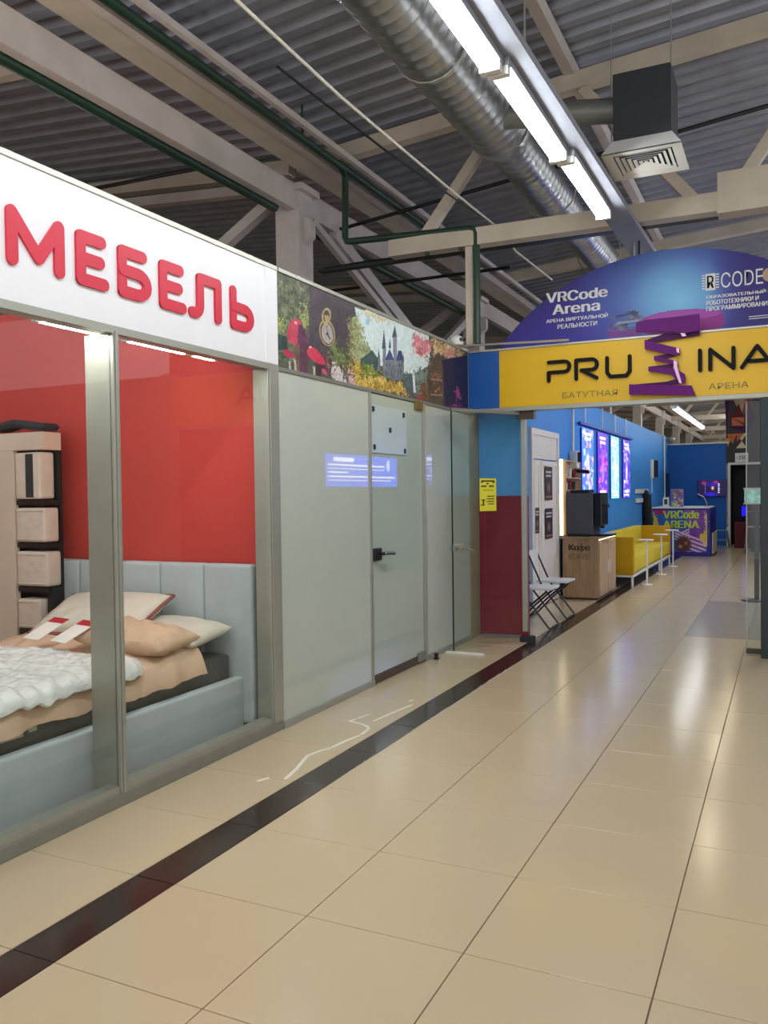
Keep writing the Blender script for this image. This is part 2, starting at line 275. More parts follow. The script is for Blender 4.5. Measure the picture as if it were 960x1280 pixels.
MURAL = [[[92,100,74],28,[[-0.009,0.989],[0.113,0.985],[0.109,0.291],[-0.01,-0.033]]],[[142,150,80],20,[[-0.004,0.485],[0.027,0.493],[0.031,0.373],[-0.004,0.35]]],[[60,70,50],14,[[0.069,0.752],[0.089,0.943],[0.095,0.781],[0.081,0.574]]],[[150,155,95],20,[[0.077,0.647],[0.11,0.799],[0.108,0.498],[0.085,0.552]]],[[40,62,58],10,[[-0.006,0.348],[0.03,0.346],[0.034,0.201],[-0.004,0.168]]],[[74,64,72],8,[[0.113,1.011],[0.323,0.974],[0.279,0.783],[0.271,0.149],[0.185,0.033],[0.109,0.186]]],[[206,222,222],8,[[0.301,0.964],[0.402,0.972],[0.399,0.379],[0.327,0.657]]],[[208,224,222],8,[[0.351,1.031],[0.633,1.098],[0.708,1.036],[0.721,0.577],[0.614,0.361],[0.558,0.322],[0.348,0.348]]],[[150,200,220],8,[[0.356,0.918],[0.373,0.922],[0.367,0.796],[0.353,0.81]]],[[150,158,112],26,[[0.279,0.783],[0.311,0.904],[0.349,0.619],[0.399,0.425],[0.398,0.242],[0.324,0.217],[0.274,0.322]]],[[120,112,70],20,[[0.277,0.779],[0.29,0.807],[0.287,0.247],[0.271,0.234]]],[[200,190,150],16,[[0.34,1.003],[0.397,1.007],[0.548,0.995],[0.515,0.977],[0.373,0.907]]],[[192,62,86],10,[[0.03,0.346],[0.037,0.466],[0.046,0.531],[0.06,0.57],[0.077,0.564],[0.093,0.484],[0.108,0.381],[0.105,0.327],[0.063,0.27],[0.04,0.294]]],[[96,52,78],8,[[0.072,0.513],[0.085,0.526],[0.108,0.394],[0.105,0.327],[0.067,0.292]]],[[235,170,180],4,[[0.056,0.533],[0.066,0.538],[0.066,0.513],[0.059,0.51]]],[[110,84,70],8,[[0.055,0.27],[0.071,0.296],[0.075,-0.007],[0.062,-0.016]]],[[90,52,72],8,[[0.075,0.301],[0.108,0.328],[0.104,0.013],[0.075,-0.007]]],[[188,42,82],10,[[0.016,0.178],[0.03,0.209],[0.046,0.191],[0.057,0.144],[0.046,0.119],[0.025,0.131]]],[[190,185,170],8,[[0.035,0.09],[0.042,0.082],[0.043,-0.02],[0.036,-0.02]]],[[190,185,165],8,[[0.053,0.141],[0.06,0.109],[0.065,-0.021],[0.056,-0.023]]],[[206,56,82],10,[[0.101,0.258],[0.114,0.315],[0.136,0.302],[0.163,0.232],[0.173,0.155],[0.156,0.137],[0.127,0.155],[0.103,0.208]]],[[240,180,190],4,[[0.109,0.307],[0.119,0.319],[0.12,0.299],[0.111,0.288]]],[[192,182,160],8,[[0.123,0.093],[0.131,0.093],[0.133,-0.021],[0.125,-0.023]]],[[202,84,112],10,[[0.149,0.1],[0.167,0.1],[0.186,0.059],[0.176,0.033],[0.155,0.051]]],[[60,42,48],6,[[0.131,0.126],[0.172,0.144],[0.158,0.093],[0.153,-0.031],[0.134,-0.023]]],[[92,104,58],24,[[0.187,0.4],[0.227,0.505],[0.256,0.364],[0.274,0.237],[0.265,0.145],[0.201,0.152]]],[[128,70,60],8,[[0.173,0.266],[0.187,0.265],[0.185,0.033],[0.176,0.039]]],[[172,152,104],9,[[0.212,0.577],[0.214,0.523],[0.211,0.469],[0.205,0.423],[0.196,0.391],[0.185,0.376],[0.173,0.379],[0.163,0.4],[0.156,0.438],[0.151,0.485],[0.149,0.538],[0.152,0.59],[0.158,0.634],[0.167,0.667],[0.177,0.683],[0.189,0.681],[0.199,0.662],[0.207,0.626]]],[[64,50,50],6,[[0.208,0.564],[0.209,0.516],[0.207,0.471],[0.201,0.43],[0.194,0.402],[0.184,0.389],[0.175,0.392],[0.166,0.412],[0.159,0.444],[0.155,0.487],[0.154,0.533],[0.156,0.578],[0.161,0.618],[0.168,0.645],[0.178,0.66],[0.187,0.658],[0.196,0.639],[0.203,0.606]]],[[168,158,152],10,[[0.204,0.556],[0.205,0.515],[0.204,0.474],[0.199,0.438],[0.192,0.413],[0.185,0.402],[0.177,0.407],[0.169,0.423],[0.163,0.453],[0.159,0.49],[0.158,0.531],[0.16,0.57],[0.164,0.605],[0.171,0.631],[0.178,0.642],[0.187,0.639],[0.194,0.623],[0.2,0.595]]],[[40,36,40],2,[[0.185,0.523],[0.185,0.518],[0.184,0.511],[0.183,0.508],[0.182,0.505],[0.181,0.503],[0.179,0.503],[0.178,0.507],[0.178,0.511],[0.178,0.516],[0.178,0.521],[0.178,0.528],[0.18,0.533],[0.181,0.536],[0.182,0.536],[0.184,0.536],[0.184,0.533],[0.185,0.529]]],[[40,36,40],2,[[0.179,0.609],[0.183,0.616],[0.183,0.52],[0.18,0.515]]],[[40,36,40],2,[[0.182,0.531],[0.195,0.475],[0.192,0.462],[0.18,0.513]]],[[172,152,104],9,[[0.198,0.737],[0.195,0.703],[0.191,0.67],[0.185,0.645],[0.178,0.629],[0.172,0.624],[0.166,0.631],[0.162,0.649],[0.16,0.675],[0.16,0.708],[0.163,0.742],[0.167,0.775],[0.173,0.799],[0.179,0.817],[0.186,0.822],[0.191,0.815],[0.196,0.797],[0.198,0.771]]],[[74,64,72],6,[[0.191,0.732],[0.189,0.706],[0.186,0.683],[0.182,0.663],[0.178,0.652],[0.174,0.649],[0.17,0.655],[0.168,0.668],[0.166,0.69],[0.166,0.712],[0.168,0.739],[0.171,0.761],[0.175,0.781],[0.179,0.792],[0.184,0.796],[0.187,0.791],[0.19,0.778],[0.191,0.757]]],[[172,152,104],9,[[0.17,0.722],[0.189,0.742],[0.185,0.657],[0.175,0.645]]],[[206,192,188],18,[[0.192,0.132],[0.21,0.188],[0.24,0.154],[0.263,-0.015],[0.209,-0.023]]],[[212,172,172],18,[[0.265,0.145],[0.286,0.163],[0.307,0.074],[0.312,-0.018],[0.275,-0.02]]],[[176,148,58],34,[[0.271,0.263],[0.341,0.304],[0.398,0.273],[0.397,-0.031],[0.318,-0.029],[0.286,0.145]]],[[84,80,40],14,[[0.378,0.242],[0.376,0.211],[0.372,0.18],[0.366,0.155],[0.358,0.141],[0.351,0.134],[0.343,0.141],[0.337,0.155],[0.334,0.18],[0.332,0.209],[0.334,0.24],[0.338,0.27],[0.344,0.294],[0.351,0.31],[0.359,0.315],[0.367,0.312],[0.373,0.296],[0.377,0.271]]],[[62,84,84],10,[[0.326,0.345],[0.359,0.433],[0.383,0.505],[0.412,0.415],[0.423,0.194],[0.358,0.178],[0.325,0.214]]],[[188,156,74],34,[[0.314,0.206],[0.359,0.239],[0.447,0.196],[0.544,0.165],[0.588,0.02],[0.57,0.002],[0.357,-0.033],[0.313,-0.042]]],[[120,132,50],26,[[0.325,0.273],[0.394,0.294],[0.435,0.219],[0.393,0.144],[0.325,0.126]]],[[112,122,132],10,[[0.435,0.433],[0.553,0.529],[0.552,0.252],[0.504,0.188],[0.438,0.204]]],[[74,88,106],6,[[0.432,0.562],[0.444,0.843],[0.454,0.582]]],[[126,134,146],8,[[0.437,0.574],[0.453,0.588],[0.454,0.309],[0.435,0.296]]],[[74,88,106],6,[[0.468,0.601],[0.475,0.748],[0.482,0.613]]],[[70,80,104],6,[[0.487,0.766],[0.504,0.954],[0.515,0.794]]],[[134,138,152],8,[[0.492,0.779],[0.513,0.799],[0.513,0.417],[0.494,0.402]]],[[64,80,124],6,[[0.448,0.43],[0.473,0.598],[0.498,0.469]]],[[60,74,112],6,[[0.508,0.461],[0.521,0.616],[0.539,0.631],[0.551,0.511]]],[[80,94,108],6,[[0.409,0.413],[0.416,0.556],[0.422,0.423]]],[[110,122,132],6,[[0.411,0.422],[0.422,0.431],[0.423,0.257],[0.41,0.261]]],[[80,94,108],6,[[0.543,0.472],[0.549,0.623],[0.555,0.482]]],[[70,80,92],2,[[0.447,0.289],[0.453,0.292],[0.453,0.224],[0.448,0.224]]],[[70,80,92],2,[[0.461,0.299],[0.466,0.302],[0.466,0.232],[0.461,0.234]]],[[70,80,92],2,[[0.477,0.31],[0.482,0.314],[0.482,0.243],[0.477,0.245]]],[[70,80,92],2,[[0.517,0.34],[0.522,0.343],[0.522,0.271],[0.517,0.273]]],[[70,80,92],2,[[0.531,0.351],[0.537,0.355],[0.537,0.283],[0.532,0.283]]],[[70,80,92],2,[[0.454,0.387],[0.459,0.391],[0.46,0.345],[0.455,0.342]]],[[70,80,92],2,[[0.47,0.4],[0.475,0.404],[0.475,0.356],[0.47,0.353]]],[[70,80,92],2,[[0.525,0.443],[0.53,0.446],[0.531,0.399],[0.525,0.395]]],[[80,102,106],12,[[0.552,0.366],[0.6,0.376],[0.611,0.083],[0.564,0.088],[0.544,0.198]]],[[112,132,126],14,[[0.618,0.389],[0.644,0.451],[0.697,0.49],[0.695,0.124],[0.624,0.092]]],[[205,218,228],6,[[0.602,0.345],[0.616,0.355],[0.623,0.096],[0.609,0.087]]],[[206,128,136],34,[[0.607,0.948],[0.669,0.948],[0.727,0.936],[0.718,0.784],[0.686,0.663],[0.637,0.641],[0.608,0.724]]],[[192,164,120],34,[[0.723,0.954],[0.847,0.997],[0.979,0.961],[0.945,0.866],[0.846,0.766],[0.803,0.786],[0.737,0.714]]],[[214,140,138],24,[[0.803,0.876],[0.873,0.936],[0.908,0.892],[0.846,0.784]]],[[86,72,60],12,[[0.706,0.688],[0.807,0.807],[0.82,0.016],[0.672,0.008],[0.7,0.337]]],[[110,80,56],14,[[0.643,0.23],[0.696,0.333],[0.702,0.025],[0.642,0.042]]],[[150,130,104],8,[[0.723,0.369],[0.801,0.408],[0.801,0.382],[0.723,0.345]]],[[150,130,104],8,[[0.722,0.141],[0.8,0.172],[0.799,0.147],[0.722,0.116]]],[[180,120,90],30,[[0.736,0.448],[0.789,0.475],[0.789,0.422],[0.735,0.399]]],[[180,120,90],30,[[0.735,0.237],[0.787,0.258],[0.787,0.204],[0.734,0.186]]],[[34,32,66],8,[[0.803,0.712],[0.854,0.783],[1.003,0.953],[0.998,0.002],[0.816,-0.013]]],[[172,74,132],24,[[0.892,0.315],[0.915,0.359],[0.938,0.307],[0.942,0.175],[0.909,0.167]]],[[120,50,110],24,[[0.841,0.01],[0.886,0.069],[0.979,0.08],[0.984,0.013],[0.85,-0.015]]],[[165,60,60],10,[[0.631,0.078],[0.664,0.09],[0.662,-0.005],[0.633,-0.005]]]]
SPRING_BACK = [([(-1.194,2.845),(-1.193,2.916),(-1.001,2.969),(-.823,2.947),(-.71,2.96),(-.714,2.919),(-.912,2.904),(-1.114,2.89)],0),([(-1.11,2.73),(-1.11,2.763),(-.917,2.779),(-.886,2.758),(-1.047,2.729)],0),([(-1.161,2.63),(-1.161,2.67),(-.913,2.681),(-.9,2.657),(-1.047,2.631)],0),([(-1.335,2.48),(-1.335,2.512),(-1.003,2.52),(-.838,2.555),(-.839,2.499),(-1.003,2.482)],0)]
SPRING_FRONT = [([(-1.266,3.079),(-1.181,3.099),(-.911,3.10),(-.709,3.107),(-.71,2.96),(-.823,2.943),(-1.001,2.978),(-1.267,2.994)],.02),([(-1.193,2.921),(-1.114,2.89),(-.881,2.813),(-.886,2.758),(-.921,2.752),(-1.194,2.836)],0),([(-1.11,2.763),(-.9,2.699),(-.9,2.662),(-1.11,2.725)],0),([(-1.161,2.668),(-.913,2.63),(-.838,2.573),(-.839,2.499),(-.881,2.493),(-.958,2.582),(-1.161,2.628)],0),([(-1.334,2.514),(-.782,2.467),(-.747,2.373),(-1.335,2.419)],.01)]
SPRING_TAPE = [[(-.946,3.085),(-.911,3.076),(-.823,2.92),(-.859,2.918)],[(-.912,2.816),(-.886,2.814),(-.886,2.767),(-.908,2.783)],[(-.935,2.709),(-.904,2.694),(-.904,2.643),(-.865,2.492),(-.887,2.493),(-.935,2.641)],[(-.817,2.465),(-.79,2.463),(-.747,2.373),(-.778,2.379)]]
# ================================================================== SETTING
# floor
fl = MB(); fl.box(-2.963,1.434,.175,12.175,-.03,-.004); floor = struct(fl.build('floor', 'grout'))
ff = MB(); ff.box(-12,-2.963,-3,58,-.03,0); ff.box(1.434,6,-3,58,-.03,0); ff.box(-2.963,1.434,12.175,58,-.03,0); ff.box(-2.963,1.434,-3,.175,-.03,0)
ff.build('floor_surface', FLOOR_FAR, floor)
def tile_mesh(w, d, mat):
    b = MB(); b.box(0,w-.004,0,d-.004,-.012,0); o = b.build('tile', mat, None, bevel=.0012, seg=1); me = o.data; bpy.data.objects.remove(o); return me
TM = tile_mesh(.6,.6,'tile'); TG = tile_mesh(.6,.6,'tile_grey'); TL = tile_mesh(.6,.6,'tile'); TS = tile_mesh(.197,.6,'tile_dark')
def put_tile(me, x, y):
    o = bpy.data.objects.new('tile', me); COL.objects.link(o); o.parent = floor; o.location = (x+.002+random.uniform(-.0004,.0004), y+.002, random.uniform(-.0005,.0003))
for r in range(20):
    y = .175+.6*r
    put_tile(TL, -2.963, y); put_tile(TS, -2.363, y)
    for c in range(6):
        x = -2.166+.6*c
        put_tile(TG if (r >= 15 and c >= 2) else TM, x, y)
# roof deck: trapezoid ribs across the hall, valley over the column line
def deckz(x): return 5.40+.081*abs(x+4.95)
mb = MB(); prof = []; y = -4.0
while y < 60: prof += [(y,0),(y+.10,0),(y+.135,.07),(y+.215,.07)]; y += .25
for xa, xb in ((-12,-4.95),(-4.95,6)):
    vs = [(xa,py,deckz(xa)+pz) for py,pz in prof] + [(xb,py,deckz(xb)+pz) for py,pz in prof]; n = len(prof)
    mb.add(vs, [(i,i+1,n+i+1,n+i) for i in range(n-1)])
struct(mb.build('ceiling', 'deck'))
# walls that close the place
struct(MB().box(-12,6,58,58.2,0,7).build('wall_far', 'beige_wall')); struct(MB().box(-12.1,-12,-4,58,0,7).build('wall_left_end', 'beige_wall'))
# columns, girders, trusses every 6 m
def truss(y, full=True):
    t = MB(); x0 = -4.9
    def top(x): return 5.17+.081*abs(x+4.95)
    t.beam((x0,y,top(x0)),(6,y,top(6)),.14,.16); t.beam((-5.0,y,5.17),(-12,y,top(-12)),.14,.16)
    o = struct(t.build('beam', 'beam_paint'))
    lo = 4.08; b = MB(); b.beam((-3.78,y,lo+.02),(6,y,lo-.06),.16,.17)
    b.box(-.55,-.05,y-.1,y+.1,lo-.12,lo+.24)
    struct(b.build('beam', 'beam_paint'))
    d = MB(); xs = [(-3.45,4.12,-2.5,5.3),(-.72,4.1,-1.75,5.35),(-.45,4.1,.5,5.5),(1.6,4.0,.7,5.5),(1.8,4.0,2.9,5.7)]
    for xa,za,xb,zb in xs: d.beam((xa,y,za),(xb,y,zb),.09,.10)
    struct(d.build('beam', 'beam_paint'))
    l = MB(); l.beam((-5.0,y,4.98),(-12,y,5.5),.12,.11); l.beam((-6.3,y,4.25),(-5.15,y,4.92),.12,.12); struct(l.build('beam', 'beam_pink'))
    c = MB(); c.box(-5.13,-4.83,y-.15,y+.15,0,4.86); c.box(-5.2,-4.76,y-.2,y+.2,4.86,4.93)
    c.prism([(-4.83,4.30),(-4.74,4.38),(-4.74,4.56),(-4.83,4.6)], XZ(y), -.06, .06)
    struct(c.build('column', 'beam_pink'))
for y in (2.15-6*0, 8.15, 14.15, 20.15, 26.15, 32.15, 38.15, 44.15, 50.15):
    truss(y if y > 3 else 2.15)
for (x,w,h,z,m) in ((-4.92,.10,.28,4.80,'beam_pink'),(-4.64,.26,.18,5.12,'beam_paint'),(-4.44,.09,.10,5.06,'beam_pink'),(-4.17,.05,.06,5.07,'beam_pink')):
    struct(MB().beam((x,-4,z),(x,58,z),w,h).build('beam', m))
for x in (-1.86,.9,3.2): struct(MB().beam((x,-4,deckz(x)-.10),(x,58,deckz(x)-.10),.10,.14).build('beam', 'beam_pink'))
struct(MB().beam((-5.12,5.0,4.98),(-12,5.0,5.53),.10,.10).build('beam', 'beam_paint'))
b = MB(); b.beam((-4.9,8.4,4.65),(-4.9,11.7,3.5),.07,.08); b.beam((-4.9,8.9,4.65),(-4.9,12.4,3.4),.10,.16); b.beam((-4.9,13.9,4.65),(-4.9,12.0,3.6),.1,.12); struct(b.build('beam', 'beam_pink'))
for (x0,y0,z0,x1,y1,z1) in ((-4.9,9.0,4.71,1.5,9.0,5.38),(-9.5,7.0,4.95,-4.9,7.0,4.85),(-9.5,10.5,4.4,-3.2,10.5,4.4)):
    o = MB().tube((x0,y0,z0),(x1,y1,z1),.022,8).build('conduit', 'black', smooth=True)
    tag(o, {9.0:'thin black conduit slung under the roof behind the duct box', 7.0:'thin black conduit above the red lettered shop sign', 10.5:'black conduit crossing low behind the pale column and forest mural'}[y0], 'conduit')
# arena shell
struct(MB().box(-3.07,-2.95,8.56,24.3,0,2.95).build('wall_left', 'blue_wall'))
struct(MB().box(-2.95,-1.47,24.3,24.42,0,2.74).build('wall_back', 'blue_deep'))
struct(MB().box(-2.96,-1.40,24.27,24.44,2.74,2.78).build('trim_1', 'white'))
struct(MB().box(.86,.98,8.3,24.4,0,3.9).build('wall_right', 'grey_dark_wall'))
struct(MB().box(.86,6,8.2,8.32,0,3.0).build('wall_front', 'beige_wall'))
struct(MB().box(4.5,4.6,-4,8.2,0,3.2).build('wall_corridor', 'beige_wall'))
# partition facing the entrance: blue above, maroon below
pw = struct(MB().box(-2.95,-2.43,8.5,8.56,1.478,2.36).build('wall_partition', 'partition_blue')); MB().box(-2.95,-2.43,8.495,8.56,.02,1.478).build('panel', 'maroon', pw, label='maroon lower panel')
struct(MB().box(-3.02,-2.955,8.2,8.56,0,2.34).build('wall_return', 'beige_wall'))
# red shop wall behind the bed
struct(MB().box(-9,-3.06,4.56,4.66,0,2.92).build('wall_red', 'red_wall')); struct(MB().box(-9.1,-9,-1,4.66,0,2.92).build('wall_red_side', 'red_wall'))
struct(MB().box(-9,-3.0,-1.1,-1,0,2.92).build('wall_shop', 'white'))
struct(MB().box(-5.9,-5.8,4.66,8.2,0,2.9).build('wall_store', 'beige_wall'))
# ================================================================== LEFT SHOP
GX = -2.965
sw = thing('shop_window', 'tall clear glass shop window in grey metal frame before the bed', 'window', (GX,3.0,0))
MB().box(-3.07,-2.945,.6,4.60,.0,.065).build('bottom_rail', 'alu_dark', sw, bevel=.004); MB().box(-3.03,-2.955,.6,4.60,.065,.10).build('glazing_bead', 'alu', sw)
MB().box(-3.03,-2.945,.6,4.60,2.315,2.352).build('top_rail', 'alu', sw)
for ya, yb, ym in ((3.125,3.165,'m'),(4.475,4.60,'e'),(.6,.64,'s')):
    b = MB(); b.box(-3.13 if ym == 'm' else -3.06,-2.945,ya,yb,.065,2.315); b.box(-2.945,-2.938,ya+.012,yb-.012,.065,2.33); b.build('mullion', 'alu', sw, bevel=.003)
for y0, y1 in ((.64,3.125),(3.165,4.475)): MB().box(-2.972,-2.964,y0,y1,.10,2.315).build('pane', 'glass', sw)
# header sign
sg = thing('shop_sign', 'long white shop sign with red МЕБЕЛЬ letters above the bed window', 'sign', (GX,3.0,2.35))
MB().box(-3.05,-2.952,.6,4.46,2.352,2.955).build('sign_panel', 'white_sign', sg); MB().box(-3.06,-2.945,.6,4.605,2.955,2.985).build('top_trim', 'alu_light', sg, bevel=.004)
MB().box(-3.05,-2.945,4.46,4.60,2.352,2.955).build('end_panel', 'white_sign', sg, bevel=.006)
F = YZ(-2.952); W = .058
def L_(*paths):
    b = MB()
    for p in paths: b.stroke(p, W, F, 0, .012)
    b.build('letter', 'red_letter', sg)
def arc(cx, cy, rx, ry, a0, a1, n=8): return [(cx+rx*math.cos(math.radians(a0+(a1-a0)*i/n)), cy+ry*math.sin(math.radians(a0+(a1-a0)*i/n))) for i in range(n+1)]
B0, T0 = 2.533, 2.73; MID = (B0+T0)/2
L_([(2.545,B0),(2.545,T0),(2.685,B0+.035),(2.80,T0),(2.80,B0)])
L_([(3.06,T0),(2.928,T0),(2.928,B0),(3.075,B0)], [(2.928,MID),(3.05,MID)])
L_([(3.345,T0),(3.198,T0),(3.198,B0),(3.305,B0)]+arc(3.305,(B0+MID)/2+.003,.07,(MID-B0)/2+.003,-90,90)+[(3.198,MID+.006)])
L_([(3.635,T0),(3.498,T0),(3.498,B0),(3.655,B0)], [(3.498,MID),(3.625,MID)])
L_([(3.735,B0),(3.765,B0)]+arc(3.765,B0+.05,.04,.05,-90,0)+[(3.805,T0),(3.968,T0),(3.968,B0)])
L_([(4.118,T0),(4.118,B0),(4.225,B0)]+arc(4.225,(B0+MID)/2+.003,.07,(MID-B0)/2+.003,-90,90)+[(4.118,MID+.006)])
# tubes in the shop window
for i, (ya, yb, lb) in enumerate(((2.78,3.31,'thin lit tube lamp inside window left of the middle mullion'),(3.35,3.86,'thin lit tube lamp inside window just right of the middle mullion'),(3.88,4.13,'short lit tube lamp at right end under the white sign'))):
    t = thing('tube_lamp', lb, 'lamp', (-3.09,ya,2.33), 'tube lamps at the top of the shop window')
    MB().tube((-3.09,ya+.03,2.337),(-3.09,yb-.03,2.337),.014,10).build('tube', 'lamp_shop', t, smooth=True)
    for ye in (ya, yb-.03): MB().box(-3.106,-3.074,ye,ye+.03,2.322,2.36).build('end_cap', 'alu_light', t, bevel=.004)
# bed
bed = thing('bed_frame', 'pale grey upholstered double bed frame with channelled headboard', 'bed', (-3.9,3.4,0))
hx = [-3.085,-3.465,-3.83,-4.195,-4.56,-4.925]
for i in range(5): MB().box(hx[i+1]+.002,hx[i]-.002,4.455,4.545,.05,1.075).build('headboard_panel', 'upholstery', bed, smooth=True, bevel=.024, seg=3)
MB().box(-3.225,-3.155,2.3,4.46,.015,.355).build('side_rail', 'upholstery', bed, smooth=True, bevel=.018, seg=3)
MB().box(-4.66,-4.59,2.3,4.45,.015,.355).build('side_rail', 'upholstery', bed, smooth=True, bevel=.018, seg=3)
MB().box(-4.59,-3.225,2.3,2.37,.015,.355).build('foot_rail', 'upholstery', bed, smooth=True, bevel=.018, seg=3)
MB().box(-4.585,-3.235,2.37,4.45,.18,.21).build('slat_base', 'wood', bed)
def nz2(x, y, sc, seed):
    r = np.random.default_rng(seed); o = np.zeros_like(x)
    for k in range(7):
        a = r.uniform(0, 2*PI); f = sc*r.uniform(.6, 2.4); o += np.sin((x*math.cos(a)+y*math.sin(a))*f + r.uniform(0,6.3) + 1.3*np.sin((x*math.sin(a)-y*math.cos(a))*f*.45))*r.uniform(.3,1)/ (k*.35+1)
    return o/3
def sheet(name, xr, yr, n, zf, thick, mat, parent=None, xyf=None):
    u, v = np.meshgrid(np.linspace(0,1,n[0]), np.linspace(0,1,n[1])); x = xr[0]+(xr[1]-xr[0])*u; y = yr[0]+(yr[1]-yr[0])*v
    z = zf(x, y, u, v)
    if xyf: x, y = xyf(x, y, u, v)
    zb = z - thick; edge = (u==0)|(u==1)|(v==0)|(v==1); zm = (z+zb)/2
    vs = np.concatenate([np.stack([x.ravel(),y.ravel(),np.where(edge,zm,z).ravel()],1), np.stack([x.ravel(),y.ravel(),np.where(edge,zm-.002,zb).ravel()],1)])
    b = MB(); nx, ny = n; i = np.arange(nx*ny).reshape(ny,nx); N = nx*ny
    f = np.stack([i[:-1,:-1],i[:-1,1:],i[1:,1:],i[1:,:-1]],-1).reshape(-1,4)
    fs = [tuple(q) for q in f.tolist()] + [tuple(reversed([k+N for k in q])) for q in f.tolist()]
    rim = list(i[0,:]) + list(i[1:,-1]) + list(i[-1,-2::-1]) + list(i[-2:0:-1,0]); fs += [(int(rim[(k+1)%len(rim)]), int(rim[k]), int(rim[k])+N, int(rim[(k+1)%len(rim)])+N) for k in range(len(rim))]
    b.add(vs.tolist(), fs); o = b.build(name, mat, parent, smooth=True); return o
mt = thing('mattress', 'dark grey mattress wrapped in clear plastic on the pale bed frame', 'mattress', (-3.9,3.4,.212))
MB().box(-4.58,-3.245,2.39,4.44,.213,.50).build('mattress_body', 'mattress_grey', mt, smooth=True, bevel=.03, seg=3)
MB().box(-3.247,-3.238,2.62,2.80,.40,.485).build('label_patch', 'alu_light', mt); MB().box(-3.247,-3.238,2.83,2.88,.41,.485).build('label_patch', 'alu_light', mt)
def drape(x, edge, drop, w):           # falls over the long side at x = edge
    t = np.clip((x-edge)/w, 0, 1); return -drop*t*t
o = sheet('blanket', (-4.6,-3.185), (2.36,4.10), (120,140), lambda x,y,u,v: .565+.022*nz2(x,y,7,3)+.022*nz2(x,y,16,4)*(.3+np.clip((y-3.4)/.4,0,1))+.008*nz2(x,y,45,6)+drape(x,-3.26,.155,.09)+.06*np.clip((y-3.5)/.5,0,1)*(1-np.clip((x+3.36)/.15,0,1)), .045, 'peach',
          xyf=lambda x,y,u,v: (x+.02*np.sin(y*17)*u**6, y+.03*np.sin(x*9)*v**4)); tag(o, 'peach coloured blanket spread over the dark grey mattress', 'blanket')
o = sheet('quilt', (-4.58,-3.175), (2.37,3.66), (130,130), lambda x,y,u,v: .635+.012*nz2(x,y,10,8)+.018*nz2(x,y,26,9)+.010*nz2(x,y,60,2)+drape(x,-3.27,.10,.12)-.035*np.clip((v-.86)/.14,0,1)**2, .05, 'plastic_white',
          xyf=lambda x,y,u,v: (x-.10*np.clip((v-.84)/.16,0,1)**2*u, y+.02*np.sin(x*11)*v**3)); tag(o, 'crinkled white quilt in clear plastic lying over the peach blanket', 'quilt')
def pillow(name, c, size, rot, mat, seed, label, piping=False, amp=.012):
    t = thing(name, label, 'pillow', c); nu, nv = 34, 22; b = MB(); vs = []; fs = []; rr = np.random.default_rng(seed)
    R = Matrix.Rotation(rot[2],4,'Z') @ Matrix.Rotation(rot[0],4,'X') @ Matrix.Rotation(rot[1],4,'Y')
    u, v = np.meshgrid(np.linspace(-1,1,nu), np.linspace(-1,1,nv)); th = (1-np.abs(u)**3.2)*(1-np.abs(v)**3.2); th = np.sqrt(np.clip(th,0,1))
    pin = 1-.10*(np.abs(u)**2)*(1-np.abs(v)); pin2 = 1-.10*(np.abs(v)**2)*(1-np.abs(u))
    X = u*size[0]/2*(1-.06*(1-v**2)*np.abs(u)**6); Y = v*size[1]/2*(1-.06*(1-u**2)*np.abs(v)**6); wr = amp*nz2(u*1.0,v*1.0,6,seed)
    for sgn in (1,-1):
        Z = sgn*(th*size[2]/2)+wr*th*(1 if sgn > 0 else .4)
        vs += [tuple(R @ Vector(p) + Vector(c)) for p in zip(X.ravel().tolist(), Y.ravel().tolist(), Z.ravel().tolist())]
    i = np.arange(nu*nv).reshape(nv,nu); f = np.stack([i[:-1,:-1],i[:-1,1:],i[1:,1:],i[1:,:-1]],-1).reshape(-1,4).tolist()
    fs = [tuple(q) for q in f] + [tuple(k+nu*nv for k in reversed(q)) for q in f]
    me = b.add(vs, fs).build('cover', mat, t, smooth=True)
    bm = bmesh.new(); bm.from_mesh(me.data); bmesh.ops.remove_doubles(bm, verts=bm.verts, dist=1e-4); bm.to_mesh(me.data); bm.free()
    if piping:
        rim = [(X[0,k],Y[0,k]) for k in range(nu)] + [(X[k,-1],Y[k,-1]) for k in range(1,nv)] + [(X[-1,k],Y[-1,k]) for k in range(nu-2,-1,-1)] + [(X[k,0],Y[k,0]) for k in range(nv-2,-1,-1)]
        MB().ring([tuple(R @ Vector((float(a),float(b_),0)) + Vector(c)) for a,b_ in rim], .012, 6, False).build('piping', 'piping', t, smooth=True)
    return t
pillow('pillow', (-4.08,4.17,.745), (.88,.46,.17), (math.radians(27),math.radians(-2),.03), 'pillow_cream', 5, 'plastic wrapped white pillow with red piping leaning on headboard', True)
pillow('pillow', (-3.52,4.24,.66), (.62,.40,.13), (math.radians(8),math.radians(3),-.04), 'pillow_cream', 11, 'flat cream pillow at bed corner by the end mullion')
pillow('pillow', (-3.54,3.90,.675), (.66,.40,.15), (math.radians(4),math.radians(5),.05), 'peach', 15, 'rumpled peach pillow in front of the cream pillow', False, .045)
for k,(x,y,rz,lb) in enumerate(((-4.05,3.72,.02,'price card with red top on the bed, next to the plastic wrapped pillow'),(-3.80,3.70,-.04,'price card with red top on the bed, nearer the middle mullion'))):
    t = thing('price_card', lb, 'price card', (x,y,.735), 'price cards on the bed'); 
    b = MB(); b.box(x-.062,x+.062,y-.16,y+.10,.737,.741); c1 = b.build('card', 'card_white', t)
    c2 = MB().box(x-.062,x+.062,y+.04,y+.10,.7412,.7425).build('card_top', 'card_red', t, label='red printed heading'); t.rotation_euler = (.34,.05,rz)
